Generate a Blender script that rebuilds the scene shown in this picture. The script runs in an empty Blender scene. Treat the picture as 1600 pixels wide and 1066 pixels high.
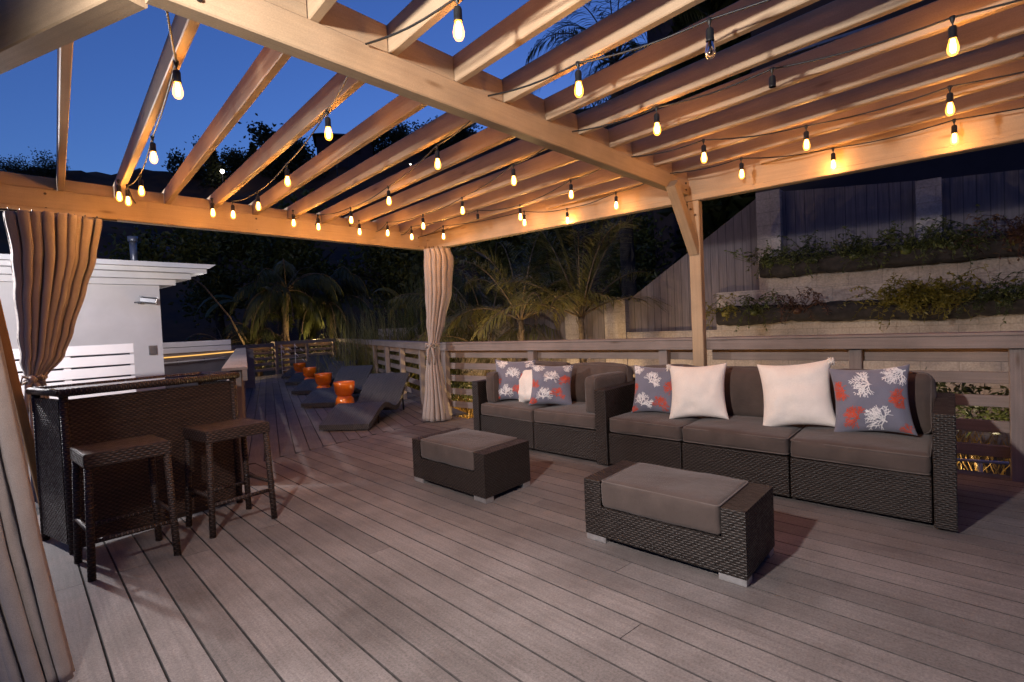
import bpy, bmesh, math, random
from math import sin, cos, pi, radians, sqrt, atan2, floor, exp, tan, hypot
from mathutils import Vector as V, Matrix, noise as mnoise
random.seed(11)
S = bpy.context.scene
COL = S.collection
# ------------------------------------------------------------------ materials
def mat(name):
    m = bpy.data.materials.new(name); m.use_nodes = True
    nt = m.node_tree; nt.nodes.clear()
    out = nt.nodes.new('ShaderNodeOutputMaterial')
    b = nt.nodes.new('ShaderNodeBsdfPrincipled')
    nt.links.new(b.outputs[0], out.inputs[0])
    return m, nt, b, out
def N(nt, t, **kw):
    n = nt.nodes.new('ShaderNode' + t)
    for k, v in kw.items():
        if k.startswith('i_'):
            key = k[2:]
            n.inputs[int(key) if key.isdigit() else key.replace('_', ' ')].default_value = v
        else: setattr(n, k, v)
    return n
def Lk(nt, a, b): nt.links.new(a, b)
def math_n(nt, op, a, b=None, c=None):
    n = nt.nodes.new('ShaderNodeMath'); n.operation = op
    for i, x in enumerate((a, b, c)):
        if x is None: continue
        if isinstance(x, (int, float)): n.inputs[i].default_value = x
        else: nt.links.new(x, n.inputs[i])
    return n.outputs[0]
def ramp(nt, fac, stops):
    n = nt.nodes.new('ShaderNodeValToRGB')
    el = n.color_ramp.elements
    while len(el) < len(stops): el.new(.5)
    for e, (p, c) in zip(el, stops): e.position = p; e.color = tuple(c) + (1,)
    nt.links.new(fac, n.inputs[0]); return n.outputs[0]
def uvmap(nt, sx=1, sy=1):
    tc = N(nt, 'TexCoord'); mp = N(nt, 'Mapping'); mp.inputs['Scale'].default_value = (sx, sy, 1)
    Lk(nt, tc.outputs['UV'], mp.inputs[0]); return mp.outputs[0]
def bump(nt, b, h, strength, dist):
    n = N(nt, 'Bump'); n.inputs['Strength'].default_value = strength; n.inputs['Distance'].default_value = dist
    Lk(nt, h, n.inputs['Height']); Lk(nt, n.outputs[0], b.inputs['Normal'])
def noise_n(nt, vec, scale, detail=4, rough=.55):
    n = N(nt, 'TexNoise'); n.inputs['Scale'].default_value = scale; n.inputs['Detail'].default_value = detail
    n.inputs['Roughness'].default_value = rough
    if vec is not None: Lk(nt, vec, n.inputs['Vector'])
    return n.outputs['Fac']
def mixc(nt, fac, a, b, mode='MIX'):
    n = N(nt, 'Mix', data_type='RGBA', blend_type=mode)
    if isinstance(fac, (int, float)): n.inputs[0].default_value = fac
    else: Lk(nt, fac, n.inputs[0])
    for i, x in ((6, a), (7, b)):
        if isinstance(x, tuple): n.inputs[i].default_value = x + (1,)
        else: Lk(nt, x, n.inputs[i])
    return n.outputs[2]
def objcoord(nt):
    return N(nt, 'TexCoord').outputs['Object']
def simple(name, c, rough=.6, var=.12, scale=6, metal=0, spec=.5, bumpy=0, bscale=60, coat=0):
    m, nt, b, o = mat(name)
    co = objcoord(nt)
    f = noise_n(nt, co, scale, 5)
    lo = tuple(x * (1 - var * 1.6) for x in c); hi = tuple(min(1, x * (1 + var * 1.6)) for x in c)
    Lk(nt, ramp(nt, f, [(.3, lo), (.7, hi)]), b.inputs['Base Color'])
    r = math_n(nt, 'MULTIPLY_ADD', f, .2, rough - .1); Lk(nt, r, b.inputs['Roughness'])
    b.inputs['Metallic'].default_value = metal; b.inputs['Specular IOR Level'].default_value = spec
    b.inputs['Coat Weight'].default_value = coat
    if bumpy: bump(nt, b, noise_n(nt, co, bscale, 4), bumpy, .004)
    return m
def wood(name, c, rough=.6, var=.18, grain=1.0, stain=.35, spec=.4, tint=.0, knots=1, flecks=0):
    """painted / composite boards: grain runs along u"""
    m, nt, b, o = mat(name)
    g = noise_n(nt, uvmap(nt, 2.2, 55), 1, 6, .6)
    blot = noise_n(nt, objcoord(nt), 1.7, 4, .6)
    fine = noise_n(nt, uvmap(nt, 130, 260), 1, 2)
    base = ramp(nt, g, [(.25, tuple(x * (1 - var) for x in c)), (.75, tuple(min(1, x * (1 + var * .8)) for x in c))])
    st = ramp(nt, blot, [(.32, tuple([1 - stain] * 3)), (.6, (1, 1, 1))])
    col = mixc(nt, 1, base, st, 'MULTIPLY')
    sp = ramp(nt, fine, [(.3, (.86, .86, .86)), (.7, (1.08, 1.08, 1.08))])
    col = mixc(nt, 1, col, sp, 'MULTIPLY')
    if knots:
        vo = N(nt, 'TexVoronoi'); vo.inputs['Scale'].default_value = 1; Lk(nt, uvmap(nt, 1.6, 7), vo.inputs['Vector'])
        kn = ramp(nt, vo.outputs['Distance'], [(.03, (.45, .36, .28)), (.13, (1, 1, 1))]); col = mixc(nt, .8, col, kn, 'MULTIPLY')
        ck = noise_n(nt, uvmap(nt, .9, 90), 1, 3); ch = ramp(nt, ck, [(.27, (.62, .55, .5)), (.34, (1, 1, 1))]); col = mixc(nt, .7, col, ch, 'MULTIPLY')
    if flecks:
        fl = noise_n(nt, objcoord(nt), 95, 3, .7); f2 = noise_n(nt, objcoord(nt), 5.5, 5, .7)
        col = mixc(nt, 1, col, ramp(nt, fl, [(.30, (.70, .69, .68)), (.5, (1, 1, 1)), (.74, (1.28, 1.27, 1.25))]), 'MULTIPLY')
        col = mixc(nt, flecks, col, ramp(nt, f2, [(.33, (.72, .70, .69)), (.52, (1, 1, 1)), (.75, (1.12, 1.11, 1.1))]), 'MULTIPLY')
    if tint:
        at = N(nt, 'Attribute', attribute_name='tint')
        t = math_n(nt, 'MULTIPLY_ADD', at.outputs['Fac'], tint * 2, 1 - tint)
        cb = N(nt, 'CombineColor'); [Lk(nt, t, cb.inputs[i]) for i in range(3)]
        col = mixc(nt, 1, col, cb.outputs[0], 'MULTIPLY')
    Lk(nt, col, b.inputs['Base Color'])
    Lk(nt, math_n(nt, 'MULTIPLY_ADD', blot, .3, rough - .15), b.inputs['Roughness'])
    b.inputs['Specular IOR Level'].default_value = spec
    bump(nt, b, math_n(nt, 'ADD', g, math_n(nt, 'MULTIPLY', fine, .6)), .25 * grain, .003)
    return m
def wicker(name, c, du=.030, dv=.0125, rough=.38, hi=1.7):
    m, nt, b, o = mat(name)
    tc = N(nt, 'TexCoord'); sp = N(nt, 'SeparateXYZ'); Lk(nt, tc.outputs['UV'], sp.inputs[0])
    wob = math_n(nt, 'MULTIPLY_ADD', noise_n(nt, tc.outputs['UV'], 9, 2), .010, -.005)
    u = math_n(nt, 'ADD', sp.outputs[0], wob)
    v = math_n(nt, 'ADD', sp.outputs[1], math_n(nt, 'MULTIPLY', wob, .5))
    vr = math_n(nt, 'DIVIDE', v, dv); row = math_n(nt, 'FLOOR', vr); fr = math_n(nt, 'SUBTRACT', vr, row)
    ph = math_n(nt, 'MULTIPLY', row, pi)
    over = math_n(nt, 'SINE', math_n(nt, 'ADD', math_n(nt, 'MULTIPLY', u, pi / du), ph))
    over = math_n(nt, 'MULTIPLY_ADD', over, .5, .5)
    prof = math_n(nt, 'SINE', math_n(nt, 'MULTIPLY', fr, pi))
    prof = math_n(nt, 'POWER', prof, .6)
    h = math_n(nt, 'MULTIPLY', math_n(nt, 'MULTIPLY_ADD', over, .75, .25), prof)
    rnd = N(nt, 'TexWhiteNoise', noise_dimensions='1D'); Lk(nt, row, rnd.inputs['W'])
    wear = noise_n(nt, tc.outputs['Object'], 4.5, 4, .65); wn = N(nt, 'TexWhiteNoise', noise_dimensions='2D'); cv = N(nt, 'CombineXYZ'); Lk(nt, row, cv.inputs[0]); Lk(nt, math_n(nt, 'FLOOR', math_n(nt, 'DIVIDE', u, du * 2)), cv.inputs[1]); Lk(nt, cv.outputs[0], wn.inputs[0])
    hh = math_n(nt, 'MULTIPLY', h, math_n(nt, 'MULTIPLY_ADD', rnd.outputs[0], .3, math_n(nt, 'MULTIPLY_ADD', wear, .5, math_n(nt, 'MULTIPLY_ADD', wn.outputs[0], .4, .35))))
    Lk(nt, ramp(nt, hh, [(.08, tuple(x * .18 for x in c)), (.55, c), (1, tuple(x * hi for x in c))]), b.inputs['Base Color'])
    Lk(nt, math_n(nt, 'MULTIPLY_ADD', math_n(nt, 'ADD', wear, wn.outputs[0]), .22, rough - .14), b.inputs['Roughness']); b.inputs['Specular IOR Level'].default_value = .38
    bump(nt, b, h, .9, .006)
    return m
def fabric(name, c, rough=.9, var=.1, sheen=.3, weave=900):
    m, nt, b, o = mat(name)
    co = objcoord(nt)
    f = noise_n(nt, co, 7, 5); w = noise_n(nt, co, weave, 2)
    c1 = ramp(nt, f, [(.3, tuple(x * (1 - var) for x in c)), (.7, tuple(min(1, x * (1 + var)) for x in c))])
    c2 = ramp(nt, w, [(.35, (.8, .8, .8)), (.65, (1.1, 1.1, 1.1))])
    Lk(nt, mixc(nt, 1, c1, c2, 'MULTIPLY'), b.inputs['Base Color'])
    b.inputs['Roughness'].default_value = rough; b.inputs['Sheen Weight'].default_value = sheen
    b.inputs['Specular IOR Level'].default_value = .2
    cr = noise_n(nt, co, 16, 3, .5); bump(nt, b, math_n(nt, 'ADD', math_n(nt, 'MULTIPLY_ADD', f, 5, math_n(nt, 'MULTIPLY', cr, 4)), w), .35, .003)
    return m
def leafm(name, c, var=.45, rough=.45, trans=.25):
    m, nt, b, o = mat(name)
    co = objcoord(nt); f = noise_n(nt, co, 2.3, 4)
    Lk(nt, ramp(nt, f, [(.3, tuple(x * (1 - var) for x in c)), (.7, tuple(x * (1 + var) for x in c))]), b.inputs['Base Color'])
    b.inputs['Roughness'].default_value = rough
    t = N(nt, 'BsdfTranslucent'); t.inputs[0].default_value = (c[0] * 1.4, c[1] * 1.4, c[2], 1)
    mx = N(nt, 'MixShader'); mx.inputs[0].default_value = trans
    Lk(nt, b.outputs[0], mx.inputs[1]); Lk(nt, t.outputs[0], mx.inputs[2]); Lk(nt, mx.outputs[0], o.inputs[0])
    return m
def emis(name, c, s, clear=False):
    m = bpy.data.materials.new(name); m.use_nodes = True; nt = m.node_tree; nt.nodes.clear()
    o = nt.nodes.new('ShaderNodeOutputMaterial'); e = nt.nodes.new('ShaderNodeEmission')
    e.inputs[0].default_value = tuple(c) + (1,); e.inputs[1].default_value = s
    if clear:
        t = nt.nodes.new('ShaderNodeBsdfTransparent'); a = nt.nodes.new('ShaderNodeAddShader')
        nt.links.new(e.outputs[0], a.inputs[0]); nt.links.new(t.outputs[0], a.inputs[1]); nt.links.new(a.outputs[0], o.inputs[0])
    else: nt.links.new(e.outputs[0], o.inputs[0])
    return m
def concrete(name, c):
    m, nt, b, o = mat(name)
    co = objcoord(nt)
    f = noise_n(nt, co, 1.3, 6, .65); g = noise_n(nt, co, 40, 4)
    a = ramp(nt, f, [(.25, tuple(x * .55 for x in c)), (.75, tuple(x * 1.2 for x in c))])
    d = ramp(nt, g, [(.3, (.75, .75, .75)), (.7, (1.1, 1.1, 1.1))])
    br = N(nt, 'TexBrick'); Lk(nt, uvmap(nt, 1, 1), br.inputs['Vector'])
    br.inputs['Scale'].default_value = 1; br.inputs['Brick Width'].default_value = .4; br.inputs['Row Height'].default_value = .2
    br.inputs['Mortar Size'].default_value = .006
    br.inputs['Color1'].default_value = (1, 1, 1, 1); br.inputs['Color2'].default_value = (.94, .94, .94, 1); br.inputs['Mortar'].default_value = (.76, .76, .76, 1)
    col = mixc(nt, 1, mixc(nt, 1, a, d, 'MULTIPLY'), br.outputs[0], 'MULTIPLY')
    Lk(nt, col, b.inputs['Base Color']); b.inputs['Roughness'].default_value = .92
    bump(nt, b, math_n(nt, 'ADD', g, f), .5, .01)
    return m
def boards_v(name, c, pitch=.14):
    """vertical tongue-and-groove boards from one wall panel's uv"""
    m, nt, b, o = mat(name)
    tc = N(nt, 'TexCoord'); sp = N(nt, 'SeparateXYZ'); Lk(nt, tc.outputs['UV'], sp.inputs[0])
    x = math_n(nt, 'DIVIDE', sp.outputs[0], pitch); k = math_n(nt, 'FLOOR', x); fr = math_n(nt, 'SUBTRACT', x, k)
    w = N(nt, 'TexWhiteNoise', noise_dimensions='1D'); Lk(nt, k, w.inputs['W'])
    gap = math_n(nt, 'GREATER_THAN', math_n(nt, 'ABSOLUTE', math_n(nt, 'SUBTRACT', fr, .5)), .455)
    t = math_n(nt, 'MULTIPLY', math_n(nt, 'MULTIPLY_ADD', w.outputs[0], .14, .92), math_n(nt, 'MULTIPLY_ADD', gap, -.45, 1))
    cb = N(nt, 'CombineColor'); [Lk(nt, t, cb.inputs[i]) for i in range(3)]
    gr = noise_n(nt, uvmap(nt, 40, 2), 1, 5)
    a = ramp(nt, gr, [(.3, tuple(q * .75 for q in c)), (.7, tuple(q * 1.2 for q in c))])
    Lk(nt, mixc(nt, 1, a, cb.outputs[0], 'MULTIPLY'), b.inputs['Base Color']); b.inputs['Roughness'].default_value = .85
    bump(nt, b, math_n(nt, 'SUBTRACT', gr, math_n(nt, 'MULTIPLY', gap, 3)), .4, .006)
    return m
M = dict(
    paint=wood('paint', (.445, .32, .20), .55, .12, .8, .30, .4),
    deck=wood('decking', (.215, .188, .176), .68, .22, 1.6, .34, .3, tint=.15, knots=0, flecks=.5),
    groove=simple('groove_shade_dirt', (.06, .05, .046), .9, .3, 20),  # board sides coloured dark for the shade and dirt in the gaps
    rail=wood('railing_wood', (.285, .235, .215), .7, .2, 1.2, .3, .3),
    plank=wood('plank', (.5, .25, .07), .6, .2),
    wicker=wicker('wicker_dark', (.030, .022, .018), .0175, .0125, .40),
    wickerb=wicker('wicker_brown', (.048, .027, .020), .019, .013, .42),
    wickerl=wicker('wicker_charcoal', (.098, .092, .090), .018, .012, .42, 1.6),
    frame=simple('frame_brown', (.03, .018, .013), .4, .2, 20),
    cushion=fabric('cushion_fabric', (.084, .062, .053), .85, .16, .12),
    piping=fabric('piping_fabric', (.125, .098, .086), .8, .1, .1),
    cream=fabric('cream_fabric', (.90, .82, .74), .9, .05, .3),
    greyblue=fabric('print_fabric', (.19, .19, .245), .9, .06, .3),
    coralw=fabric('print_white', (.85, .82, .81), .9, .04, .2), coralr=fabric('print_red', (.62, .09, .045), .9, .1, .2),
    curtain=fabric('curtain_fabric', (.37, .31, .275), .85, .08, .3, 500),
    alu=simple('aluminium', (.62, .61, .60), .35, .08, 30, .8),
    black=simple('black_rubber', (.012, .012, .012), .5, .2, 30), steel=simple('bronze_ring', (.08, .06, .05), .35, .2, 30, .9),
    orange=simple('orange_glaze', (.88, .17, .006), .14, .06, 4, 0, .6, coat=.6),
    white2=simple('bright_white_paint', (.84, .82, .84), .55, .04, 2, bumpy=.1),
    white=simple('white_paint', (.72, .71, .72), .55, .06, 2, bumpy=.1), stucco=simple('white_stucco', (.66, .65, .66), .85, .05, 2, bumpy=.35, bscale=120),
    siding=simple('grey_siding', (.17, .16, .18), .7, .1, 3), greymetal=simple('grey_metal', (.23, .24, .26), .4, .1, 12, .7),
    conc=concrete('concrete_block', (.42, .36, .32)), panel=boards_v('fence_boards', (.15, .125, .128), .13),
    planter=simple('planter_bark', (.022, .018, .017), .95, .4, 14, bumpy=.8, bscale=30),
    soil=simple('soil', (.10, .075, .045), .95, .4, 5, bumpy=.8, bscale=30), hill=simple('hillside', (.095, .036, .008), .95, .5, .35),
    leaf=leafm('leaf_green', (.075, .088, .022)), leafd=leafm('leaf_dark', (.045, .055, .016)), leafy=leafm('leaf_yellow', (.17, .14, .022)),
    grassy=leafm('grass_blade', (.15, .14, .05)), dry=leafm('dry_grass', (.34, .21, .055)), red=leafm('leaf_russet', (.075, .035, .02)),
    bark=simple('bark', (.13, .095, .06), .9, .4, 14, bumpy=.8, bscale=40), barkd=simple('dark_bark', (.035, .028, .022), .9, .4, 10, bumpy=.6, bscale=30),
    bulb=emis('bulb_glow', (1, .33, .035), .36, True), filament=emis('filament', (1, .62, .28), 5), led=emis('led_warm', (1, .45, .10), .7), ledw=emis('led_yellow', (1, .52, .14), .16),
    star=emis('far_lamp', (1, .85, .7), 2), hdark=simple('house_shade', (.05, .036, .036), .9, .2, 1), win=emis('lit_window', (1, .68, .22), .05),
)
def glass(name, c, rough=.02):
    m, nt, b, o = mat(name); b.inputs['Base Color'].default_value = c + (1,); b.inputs['Roughness'].default_value = rough
    b.inputs['Transmission Weight'].default_value = 1; b.inputs['IOR'].default_value = 1.45
    return m
M['glass'] = glass('clear_glass', (1, .95, .9))
m, nt, b, o = mat('bar_glass'); b.inputs['Base Color'].default_value = (.012, .02, .022, 1); b.inputs['Roughness'].default_value = .04; b.inputs['Specular IOR Level'].default_value = .7
b.inputs['Coat Weight'].default_value = 1; b.inputs['Coat Roughness'].default_value = .02
M['barglass'] = m
# ------------------------------------------------------------------ mesh builder
class MB:
    def __init__(s): s.v = []; s.f = []; s.uv = []; s.mi = []; s.t = []; s.sm = []; s.cur = 0; s.tint = .5; s.smooth = False; s.edge = None
    def face(s, idx, uvs=None):
        s.f.append(tuple(idx)); s.mi.append(s.cur); s.t.append(s.tint); s.sm.append(s.smooth)
        if uvs is None:
            p = [s.v[i] for i in idx]
            n = V((0, 0, 0))
            for i in range(len(p)):
                a, b = p[i], p[(i + 1) % len(p)]
                n += V(((a[1] - b[1]) * (a[2] + b[2]), (a[2] - b[2]) * (a[0] + b[0]), (a[0] - b[0]) * (a[1] + b[1])))
            ax, ay, az = abs(n.x), abs(n.y), abs(n.z)
            if az > ax and az > ay: uvs = [(q[0], q[1]) for q in p]
            elif ax > ay: uvs = [(q[1], q[2]) for q in p]
            else: uvs = [(q[0], q[2]) for q in p]
        s.uv.append(uvs)
    def bar(s, p0, p1, w, h, up=(0, 0, 1), c=.004):
        """chamfered bar from p0 to p1; w across, h along up; uv u runs along it"""
        p0, p1 = V(p0), V(p1); d = (p1 - p0); L = d.length; d.normalize()
        up = V(up); sd = d.cross(up); sd.normalize(); up = sd.cross(d); up.normalize()
        c = min(c, w * .3, h * .3); a, b = w / 2, h / 2
        prof = [(-a + c, -b), (a - c, -b), (a, -b + c), (a, b - c), (a - c, b), (-a + c, b), (-a, b - c), (-a, -b + c)]
        i0 = len(s.v); off = random.random() * 7; c0_ = s.cur
        for P in (p0, p1):
            for x, y in prof: s.v.append(tuple(P + sd * x + up * y))
        per = 0
        for k in range(8):
            k2 = (k + 1) % 8; l = hypot(prof[k2][0] - prof[k][0], prof[k2][1] - prof[k][1])
            s.cur = s.edge if (s.edge is not None and k != 4) else c0_
            s.face((i0 + k, i0 + k2, i0 + 8 + k2, i0 + 8 + k), [(off, per), (off, per + l), (off + L, per + l), (off + L, per)]); per += l
        s.face([i0 + k for k in range(7, -1, -1)]); s.face([i0 + 8 + k for k in range(8)]); s.cur = c0_
    def box(s, x0, x1, y0, y1, z0, z1, c=.004):
        d = (x1 - x0, y1 - y0, z1 - z0); ax = d.index(max(d)); cx, cy, cz = (x0 + x1) / 2, (y0 + y1) / 2, (z0 + z1) / 2
        if ax == 0: s.bar((x0, cy, cz), (x1, cy, cz), d[1], d[2], (0, 0, 1), c)
        elif ax == 1: s.bar((cx, y0, cz), (cx, y1, cz), d[0], d[2], (0, 0, 1), c)
        else: s.bar((cx, cy, z0), (cx, cy, z1), d[1], d[0], (1, 0, 0), c)
    def hexa(s, P, c=0):
        """8 corner points, bottom 4 then top 4 (ccw); box-projected uv"""
        i = len(s.v); s.v += [tuple(p) for p in P]
        for q in ((0, 3, 2, 1), (4, 5, 6, 7), (0, 1, 5, 4), (1, 2, 6, 5), (2, 3, 7, 6), (3, 0, 4, 7)): s.face([i + k for k in q])
    def wbox(s, x0, x1, y0, y1, z0, z1):
        s.hexa([(x0, y0, z0), (x1, y0, z0), (x1, y1, z0), (x0, y1, z0), (x0, y0, z1), (x1, y0, z1), (x1, y1, z1), (x0, y1, z1)])
    def tube(s, pts, r, n=8, caps=True):
        pts = [V(p) for p in pts]; rr = r if isinstance(r, (list, tuple)) else [r] * len(pts)
        i0 = len(s.v); sm = s.smooth; s.smooth = True; acc = 0; ref = None
        for k, p in enumerate(pts):
            d = (pts[min(k + 1, len(pts) - 1)] - pts[max(k - 1, 0)]); d.normalize()
            if ref is None: ref = V((0, 0, 1)) if abs(d.z) < .9 else V((1, 0, 0))
            a = d.cross(ref); a.normalize(); b = a.cross(d); ref = b
            for j in range(n):
                t = 2 * pi * j / n; s.v.append(tuple(p + (a * cos(t) + b * sin(t)) * rr[k]))
            if k:
                l = (p - pts[k - 1]).length
                for j in range(n):
                    j2 = (j + 1) % n; u0, u1 = j / n * 2 * pi * rr[k], (j + 1) / n * 2 * pi * rr[k]
                    s.face((i0 + (k - 1) * n + j, i0 + (k - 1) * n + j2, i0 + k * n + j2, i0 + k * n + j), [(u0, acc), (u1, acc), (u1, acc + l), (u0, acc + l)])
                acc += l
        s.smooth = False
        if caps:
            s.face([i0 + j for j in range(n - 1, -1, -1)]); s.face([i0 + (len(pts) - 1) * n + j for j in range(n)])
        s.smooth = sm
    def lathe(s, prof, c=(0, 0, 0), n=20):
        i0 = len(s.v); sm = s.smooth; s.smooth = True
        for r, z in prof:
            for j in range(n):
                t = 2 * pi * j / n; s.v.append((c[0] + r * cos(t), c[1] + r * sin(t), c[2] + z))
        for k in range(len(prof) - 1):
            for j in range(n):
                j2 = (j + 1) % n; s.face((i0 + k * n + j, i0 + k * n + j2, i0 + (k + 1) * n + j2, i0 + (k + 1) * n + j))
        s.smooth = sm
    def grid(s, fn, nu, nv, ul=1, vl=1, flip=False):
        i0 = len(s.v); sm = s.smooth; s.smooth = True
        for j in range(nv + 1):
            for i in range(nu + 1): s.v.append(tuple(fn(i / nu, j / nv)))
        for j in range(nv):
            for i in range(nu):
                a = i0 + j * (nu + 1) + i; q = (a, a + 1, a + nu + 2, a + nu + 1)
                uv = [(i / nu * ul, j / nv * vl), ((i + 1) / nu * ul, j / nv * vl), ((i + 1) / nu * ul, (j + 1) / nv * vl), (i / nu * ul, (j + 1) / nv * vl)]
                if flip: q = q[::-1]; uv = uv[::-1]
                s.face(q, uv)
        s.smooth = sm
    def leaf(s, p, d, up, L, w):
        """one pointed leaf of two bent quads"""
        d = V(d).normalized(); sd = d.cross(V(up))
        if sd.length < 1e-4: sd = d.cross(V((1, 0, .3)))
        sd.normalize(); n = sd.cross(d); p = V(p); i = len(s.v)
        m_ = p + d * L * .45 + n * L * .06
        for q in (p, m_ + sd * w / 2, p + d * L - n * L * .12, m_ - sd * w / 2): s.v.append(tuple(q))
        s.face((i, i + 1, i + 2, i + 3), [(0, 0), (1, 0), (1, 1), (0, 1)])
    def softbox(s, sx, sy, sz, r=.03, puff=.015, n=9, c=(0, 0, 0), rot=None, wr=.009):
        """cushion: rounded box, faces puffed out, small wrinkles"""
        sm = s.smooth; s.smooth = True; hx, hy, hz = sx / 2, sy / 2, sz / 2; i0 = len(s.v); key = {}
        sd = random.random() * 50
        def vert(a, b, cc):
            k = (round(a, 5), round(b, 5), round(cc, 5))
            if k in key: return key[k]
            p = V((a * hx, b * hy, cc * hz))
            inner = V((max(-hx + r, min(hx - r, p.x)), max(-hy + r, min(hy - r, p.y)), max(-hz + r, min(hz - r, p.z))))
            o = p - inner
            if o.length > 1e-6: o.normalize(); q = inner + o * r
            else: q = p
            q.x += math.copysign(puff, a) * (abs(a) > .999) * (1 - b * b) * (1 - cc * cc) * .6
            q.y += math.copysign(puff, b) * (abs(b) > .999) * (1 - a * a) * (1 - cc * cc) * .6
            q.z += math.copysign(puff, cc) * (abs(cc) > .999) * (1 - a * a) * (1 - b * b)
            q += mnoise.noise_vector(V((q.x * 5 + sd, q.y * 5, q.z * 5))) * wr + mnoise.noise_vector(V((q.x * 13 + sd, q.y * 13, q.z * 13 + 4))) * wr * .35
            if rot: q = rot @ q
            key[k] = len(s.v); s.v.append((q.x + c[0], q.y + c[1], q.z + c[2])); return key[k]
        def g(t): return sin(t * pi / 2) if False else t
        pts = sorted(set([-1, 1] + [-1 + 2 * k / n for k in range(n + 1)]))
        def axpts(h):
            e = r / h
            base = [-1 + e + (2 - 2 * e) * k / n for k in range(n + 1)]
            return [-1, -1 + e * .35] + base + [1 - e * .35, 1]
        ax, ay, az = axpts(hx), axpts(hy), axpts(hz)
        for sgn in (-1, 1):
            for A, B, f in ((ax, ay, lambda a, b: (a, b, sgn)), (ay, az, lambda a, b: (sgn, a, b)), (az, ax, lambda a, b: (b, sgn, a))):
                for i in range(len(A) - 1):
                    for j in range(len(B) - 1):
                        q = [vert(*f(A[i], B[j])), vert(*f(A[i + 1], B[j])), vert(*f(A[i + 1], B[j + 1])), vert(*f(A[i], B[j + 1]))]
                        if sgn < 0: q = q[::-1]
                        s.face(q)
        s.smooth = sm
    def piping(s, sx, sy, sz, r=.03, pr=.005, c=(0, 0, 0), rot=None, levels=(1, -1)):
        for lv in levels:
            pts = []; hx, hy = sx / 2 - .004, sy / 2 - .004; z = lv * (sz / 2 - r * .45)
            for cx, cy, a0 in ((1, 1, 0), (-1, 1, 90), (-1, -1, 180), (1, -1, 270)):
                for k in range(5):
                    a = radians(a0 + k * 22.5); q = V((cx * (hx - r) + cos(a) * r, cy * (hy - r) + sin(a) * r, z))
                    if rot: q = rot @ q
                    pts.append((q.x + c[0], q.y + c[1], q.z + c[2]))
            pts.append(pts[0]); s.tube(pts, pr, 6, False)
    def build(s, name, ms, parent=None, loc=None, rot=None):
        me = bpy.data.meshes.new(name); me.from_pydata(s.v, [], s.f); me.update()
        uvl = me.uv_layers.new(name='UVMap'); flat = [c for f in s.uv for q in f for c in q]; uvl.data.foreach_set('uv', flat)
        at = me.attributes.new('tint', 'FLOAT', 'FACE'); at.data.foreach_set('value', s.t)
        me.polygons.foreach_set('material_index', s.mi); me.polygons.foreach_set('use_smooth', s.sm)
        for m_ in (ms if isinstance(ms, (list, tuple)) else [ms]): me.materials.append(m_)
        o = bpy.data.objects.new(name, me); COL.objects.link(o)
        if parent is not None: o.parent = parent
        if loc is not None: o.location = loc
        if rot is not None: o.rotation_euler = rot
        return o
def tag(o, label=None, cat=None, group=None, kind=None):
    if label: o['label'] = label
    if cat: o['category'] = cat
    if group: o['group'] = group
    if kind: o['kind'] = kind
    return o
def thing(name, label, cat, loc=(0, 0, 0), rz=0, group=None):
    o = bpy.data.objects.new(name, None); COL.objects.link(o); o.empty_display_size = .1
    o.location = loc; o.rotation_euler = (0, 0, rz); return tag(o, label, cat, group)
def struct(o): o['kind'] = 'structure'; return o
def copy_tree(o, parent=None):
    c = o.copy(); COL.objects.link(c)
    if parent is not None: c.parent = parent
    for ch in list(o.children): copy_tree(ch, c)
    return c
# ------------------------------------------------------------------ camera
f_px = 854.16; Hc = 1.25
r_ = V((.648, -.760, -.0443)); u_ = V((.0505, -.0151, .9986)); 
yaw, pit, rol = radians(40.5466), radians(-1.6849), radians(-2.5346)
fw = V((cos(pit) * cos(yaw), cos(pit) * sin(yaw), sin(pit))); r0 = V((sin(yaw), -cos(yaw), 0)); u0 = r0.cross(fw)
rr = r0 * cos(rol) + u0 * sin(rol); uu = u0 * cos(rol) - r0 * sin(rol)
cd = bpy.data.cameras.new('camera'); cam = bpy.data.objects.new('camera', cd); COL.objects.link(cam)
cam.matrix_world = Matrix(((rr.x, uu.x, -fw.x, 0), (rr.y, uu.y, -fw.y, 0), (rr.z, uu.z, -fw.z, Hc), (0, 0, 0, 1)))
cd.sensor_width = 36; cd.lens = 36 * f_px / 1600; cd.clip_start = .05; cd.clip_end = 1000
S.camera = cam
# ------------------------------------------------------------------ ground, hill, sky
mb = MB()
mb.grid(lambda a, b: (-40 + 110 * a, -40 + 110 * b, -.62 + .10 * mnoise.noise(V((a * 40, b * 40, 0)))), 60, 60)
struct(mb.build('ground', M['soil']))
EL = [(-60, 33), (0, 33), (14, 33), (22, 27), (30, 21.5), (38, 19.8), (47, 18.6), (53, 17.6), (58, 16.6), (63, 16.0), (70, 14.4), (80, 13.6), (100, 13), (150, 11), (200, 8)]
def el(a):
    for (a0, e0), (a1, e1) in zip(EL, EL[1:]):
        if a0 <= a <= a1: return e0 + (e1 - e0) * (a - a0) / (a1 - a0)
    return 8
def hillp(a, b):
    az = -60 + 260 * a; r = 25 + 55 * b
    if b > .8: r = 69 + 40 * (b - .8) * 5
    top = 69 * tan(radians(el(az))); t = min(1, b / .8); h = -1 + (top + 1) * (t ** 1.15)
    h += mnoise.noise(V((cos(radians(az)) * r * .16, sin(radians(az)) * r * .16, 3))) * 1.3 * min(1, t * 2) + .9 * mnoise.noise(V((cos(radians(az)) * r * .5, sin(radians(az)) * r * .5, 9))) * t
    if b > .8: h -= (b - .8) * 30
    return (cos(radians(az)) * r, sin(radians(az)) * r, h + Hc)
mb = MB(); mb.grid(hillp, 260, 40); struct(mb.build('hill', M['hill']))
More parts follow.
